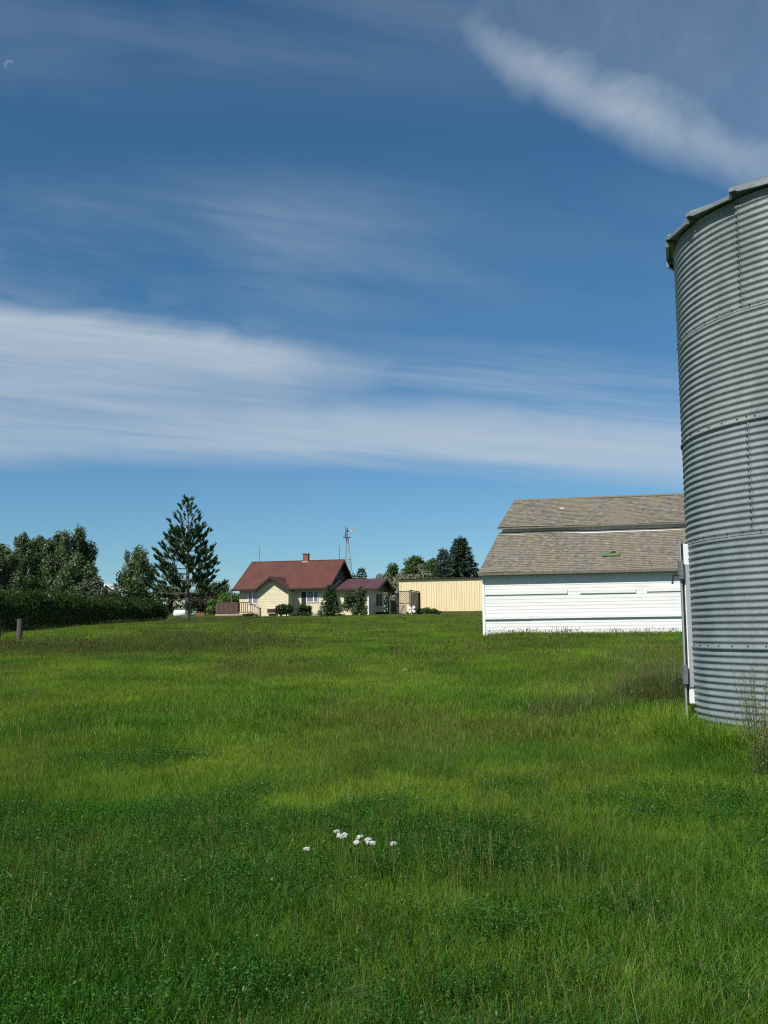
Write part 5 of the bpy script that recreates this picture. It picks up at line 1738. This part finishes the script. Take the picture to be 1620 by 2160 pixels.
scatter('lawn_grass', P, rng.uniform(0, 6.28, len(x)), rng.uniform(.7, 1.2, len(x)), rng.randint(0, 4, len(x)),
        np.array([[0.155, 0.185, 0.055]]) * (1 + rng.normal(0, .08, (len(x), 1))), lawn_src, 'short mown lawn around the farmhouse', 'lawn')
# seed heads
seed_src = [source('a_seed_%02d' % i, *seedheads(rng, 0.22, 16, 0.20, 0.36, 0.055, 0.006), M['grass_seed']) for i in range(5)]
x, y = wedge(rng, 3.5, 24.0, 9)
o_ = olive(x, y) * .9 + 0.16 - lush(x, y) * 0.25
k = keep_out(x, y) & (rng.uniform(0, 1, len(x)) < o_); x, y = x[k], y[k]
P = np.stack([x, y, tz(x, y)], 1)
scatter('seeding_grass', P, rng.uniform(0, 6.28, len(x)), rng.uniform(.7, 1.1, len(x)), rng.randint(0, 5, len(x)),
        np.array([[0.125, 0.16, 0.045]]) * (1 + rng.normal(0, .15, (len(x), 1))), seed_src, 'olive brown seeding grass stalks standing in the field', 'grass')
seed2 = [source('a_seedfar_%02d' % i, *seedheads(rng, 0.5, 26, 0.18, 0.38, 0.085, 0.016), M['grass_seed']) for i in range(4)]
x, y = wedge(rng, 22.0, 80.0, 2.0)
o_ = olive(x, y) + 0.10
q = np.stack([x - 3.69, y - 41.03], 1)
wallside = (q @ U[:2] > -0.3) & (np.abs(q @ Vd[:2] + 0.55) < 0.7)
k = keep_out(x, y) & (rng.uniform(0, 1, len(x)) < np.maximum(o_, wallside * 0.15)); x, y = x[k], y[k]
xb = rng.uniform(0.6, 9, 22); dbk = rng.uniform(-1.0, -0.15, 22)
pb = np.array([3.69, 41.03])[None, :] + U[None, :2] * (xb + .22 * dbk)[:, None] + Vd[None, :2] * dbk[:, None]
x = np.concatenate([x, pb[:, 0]]); y = np.concatenate([y, pb[:, 1]])
P = np.stack([x, y, tz(x, y)], 1)
scatter('seeding_field_grass', P, rng.uniform(0, 6.28, len(x)), rng.uniform(.7, 1.15, len(x)), rng.randint(0, 4, len(x)),
        np.array([[0.095, 0.12, 0.036]]) * (1 + rng.normal(0, .12, (len(x), 1))), seed2, 'brownish seeding grass in the far field and along the barn wall', 'grass')
# lucerne patches
luc_src = [source('a_luc_%02d' % i, *clover(rng, 40, 0.20, 0.07, 0.20, 0.0078), M['lucerne']) for i in range(6)]
x, y = wedge(rng, 2.6, 16.0, 34)
lu = fbm(x / 1.1 + 9, y / 1.3 + 3, 44) + np.clip((8.8 + 3.0 * (fbm(x / 1.3 + 2, y / 2.6, 77) - 0.5) - y) / 3.0, -0.45, 0.20) - 0.13 * np.clip(x, 0, 1.5)
lu = np.maximum(lu, 1.1 - np.hypot((x + 1.3) / 2.4, (y - 6.9) / 1.3) * 0.6)
lu = np.maximum(lu, 1.2 - np.hypot((x + 2.5) / 1.0, (y - 10.8) / 0.8))
k = keep_out(x, y) & (lu > 0.52 + rng.uniform(-.10, .10, len(x))); x, y = x[k], y[k]
P = np.stack([x, y, tz(x, y)], 1)
scatter('lucerne_plants', P, rng.uniform(0, 6.28, len(x)), rng.uniform(.75, 1.15, len(x)), rng.randint(0, 6, len(x)),
        np.array([[0.028, 0.104, 0.015]]) * (1 + rng.normal(0, .16, (len(x), 1))), luc_src, 'dark leafy lucerne growing in patches among the near grass', 'ground cover')
# dead straw stalks lying through the grass
straw_src = [source('a_straw_%02d' % i, *blades(rng, 8, 0.25, 0.07, 0.19, 0.0028, 0.25)[:2], M['dry_weed']) for i in range(4)]
x, y = wedge(rng, 3.0, 18.0, 0.8)
k = keep_out(x, y); x, y = x[k], y[k]
# thicker at the foot of the bin
ab = rng.uniform(-200, -60, 130); rb = BR + rng.uniform(0.03, 0.35, 130)
x = np.concatenate([x, BC[0] + rb * np.cos(np.radians(ab))]); y = np.concatenate([y, BC[1] + rb * np.sin(np.radians(ab))])
P = np.stack([x, y, tz(x, y)], 1)
scatter('dead_grass', P, rng.uniform(0, 6.28, len(x)), rng.uniform(.7, 1.2, len(x)), rng.randint(0, 4, len(x)), np.ones((len(x), 3)) * .2, straw_src,
        'pale dead straw standing in the grass and round the bin base', 'dry grass')


# far-off wood closing the gaps under the trees
rng = np.random.RandomState(91)
n = 26000
xw = rng.uniform(-85, 12, n)
hw = 2.2 + 2.6 * fbm(xw / 9.0, xw * 0 + 2, 61) + 0.9 * vnoise(xw / 2.2, xw * 0, 62)
yw = 185 + rng.uniform(-4, 4, n)
P = np.stack([xw, yw, tz(xw, yw) + hw * rng.uniform(0, 1, n) ** 0.7], 1)
V, Fq = leaf_quads(P, unit(rng.normal(size=(n, 3)) + np.array([0, -0.6, .4])), 0.22 * rng.uniform(.6, 1.4, n), rng, .6)
wood = raw_mesh('distant_wood', V, Fq, M['leaf_olive'], loc=(-36.0, 185.0, 2.3))
tag(wood, 'far low wood filling the gaps behind the pine and the farmhouse', 'wood', kind='stuff')


# tussock of brown grass by the bin door, tall dry weeds at its right
def tuft_thing(name, loc, rx, ry, n, h0, h1, w, mat, label, cat, seed, lean=0.25, heads=None):
    rng = np.random.RandomState(seed)
    t = thing(name, loc, label, cat)
    V, F, _ = blades(rng, n, 1.0, h0, h1, w, lean, 3, 0.8)
    k = V.reshape(n, 8, 3); b = k[:, 0:1, :2].copy()
    rad = np.linalg.norm(b, axis=2, keepdims=True)
    k[:, :, :2] += b * np.array([rx - 1, ry - 1])
    k[:, :, 2] *= (1.1 - 0.5 * rad[:, :, 0])
    V = k.reshape(-1, 3) + np.array(loc)
    raw_mesh('blades', V, F, mat, t)
    if heads:
        Vh, Fh = seedheads(rng, 1.0, heads[0], heads[1], heads[2], heads[3], heads[4])
        Vh[:, 0] *= rx; Vh[:, 1] *= ry
        raw_mesh('seed_heads', Vh + np.array(loc), Fh, M['dry_weed'], t)
    return t


lx, ly = 3.84, 15.2
tuft_thing('grass_tussock', (lx, ly, gz(lx, ly)), 0.66, 0.7, 5200, 0.25, 0.80, 0.007, M['dry_tuft'], 'big brown grass tussock just left of the bin door', 'grass tussock', 5, 0.28, (260, 0.45, 0.90, 0.08, 0.013))
lx, ly = 2.55, 14.2
tuft_thing('grass_tussock', (lx, ly, gz(lx, ly)), 0.8, 0.5, 1100, 0.22, 0.50, 0.007, M['dry_tuft'], 'lower olive grass tussock out in the field, left of the big brown one', 'grass tussock', 6, 0.25, (70, 0.35, 0.6, 0.07, 0.012))


def weed(loc, H, n, spread, label, seed):
    rng = np.random.RandomState(seed)
    t = thing('dry_weed', loc, label, 'weed', 'tall dry weeds by the bin')
    L = np.array(loc)
    mb = MB(); P, N = [], []
    for i in range(n):
        a = rng.uniform(0, 6.28); b0 = L + np.array([math.cos(a), math.sin(a), 0]) * spread * .3 * rng.uniform(0, 1)
        e = b0 + np.array([math.cos(a) * spread * rng.uniform(0.1, 1), math.sin(a) * spread * rng.uniform(.1, 1) * .6, H * rng.uniform(.55, 1)])
        mid = (b0 + e) / 2 + KZ * .05
        mb.tube([b0 - KZ * .05, mid, e], [.0028, .0022, .001], 4)
        for q in np.concatenate([np.linspace(.1, .5, 14), np.linspace(.5, 1, 70)]):
            c = b0 * (1 - q) ** 2 + mid * 2 * q * (1 - q) + e * q * q
            c = c + rng.normal(size=3) * np.array([.045, .045, .025]) * (1.25 - q)
            P.append(c); N.append(rng.normal(size=3))
    V, Fq = leaf_quads(np.array(P), unit(np.array(N)), 0.0066 * rng.uniform(.6, 1.7, len(P)), rng, .4)
    raw_mesh('seed_sprays', V, Fq, M['dry_weed'], t)
    mb.build('stalks', M['stem'], t)


lx, ly = 3.17, 9.40
weed((lx, ly, gz(lx, ly)), 0.98, 26, 0.22, 'tall feathery tan dry weed standing against the bin wall', 3)
lx, ly = 3.20, 8.98
weed((lx, ly, gz(lx, ly)), 0.74, 26, 0.24, 'bushier dry weed at the right picture edge, before the bin', 4)


# ------------------------------------------------------------------ white yarrow flowers
def yarrow(px, py, D, r, label, n=15, hstem=0.30):
    """flat-topped flower head at the image position's ray, on a stem rooted in the ground"""
    # position on the field: lateral from the column, depth D; head a little above the grass
    x = (px - 813) / 2280.0 * D
    z0 = gz(x, D)
    h = hstem
    t = thing('yarrow_flower', (x, D, z0), label, 'flower', 'white yarrow flowers in the grass')
    rng = np.random.RandomState(int(px * 7 + py))
    mb = MB(); mb.tube([(x, D, z0 - .03), (x + .004, D, z0 + h * .6), (x, D, z0 + h)], [.0028, .0025, .002], 5); mb.build('stem', M['stem'], t)
    tl = rng.uniform(-.3, .3)
    mb = MB()
    for i in range(n):
        a = rng.uniform(0, 6.28); rr = r * math.sqrt(rng.uniform(0, 1))
        c = np.array([x + rr * math.cos(a), D + rr * math.sin(a), z0 + h + 0.006 - 0.55 * rr * rr / r + tl * rr * math.cos(a) + rng.uniform(-.004, .004)])
        k = 6
        top = [c + np.array([math.cos(j * 6.283 / k) * .008, math.sin(j * 6.283 / k) * .008, 0.0]) for j in range(k)]
        bot = [c + np.array([math.cos(j * 6.283 / k) * .004, math.sin(j * 6.283 / k) * .004, -0.009]) for j in range(k)]
        mb.prism(bot, top)
    mb.build('blossom', M['petal'], t)


for (px, py, D, r, lab, hs_) in [
        (708, 1740, 8.05, .026, 'flat white yarrow head at the upper left of the flower cluster', .36),
        (716, 1750, 7.90, .034, 'broad white yarrow head just right of the upper left one', .36),
        (712, 1748, 7.95, .018, 'little white yarrow head tucked under the upper left pair', .33),
        (725, 1747, 8.0, .024, 'white yarrow head on the right of the upper left pair', .35),
        (755, 1751, 7.95, .028, 'white yarrow head highest in the middle of the cluster', .35),
        (749, 1762, 7.70, .024, 'white yarrow head hanging lowest in the middle of the cluster', .34),
        (772, 1756, 7.85, .027, 'white yarrow head above the lower right pair', .35),
        (772, 1763, 7.70, .018, 'small white yarrow head left of the lower right pair', .34),
        (781, 1763, 7.70, .026, 'white yarrow head ending the cluster on the lower right', .34),
        (823, 1764, 7.70, .021, 'single white yarrow head set apart to the right of the cluster', .34),
        (646, 1775, 7.60, .022, 'sparse pale yarrow head set apart to the left of the cluster', .32),
        (854, 1407, 22.0, .055, 'lone white flower far out in the middle of the field', .38)]:
    h_ = 0.24 if D < 20 else 0.26
    D = (1.6 - h_) / ((py - 1327 - 0.0125 * (810 - px)) / 2280.0 + 0.029)
    yarrow(px, py, D, r * (0.62 if D < 15 else 0.8), lab, 22 if r > .02 else 9, h_)
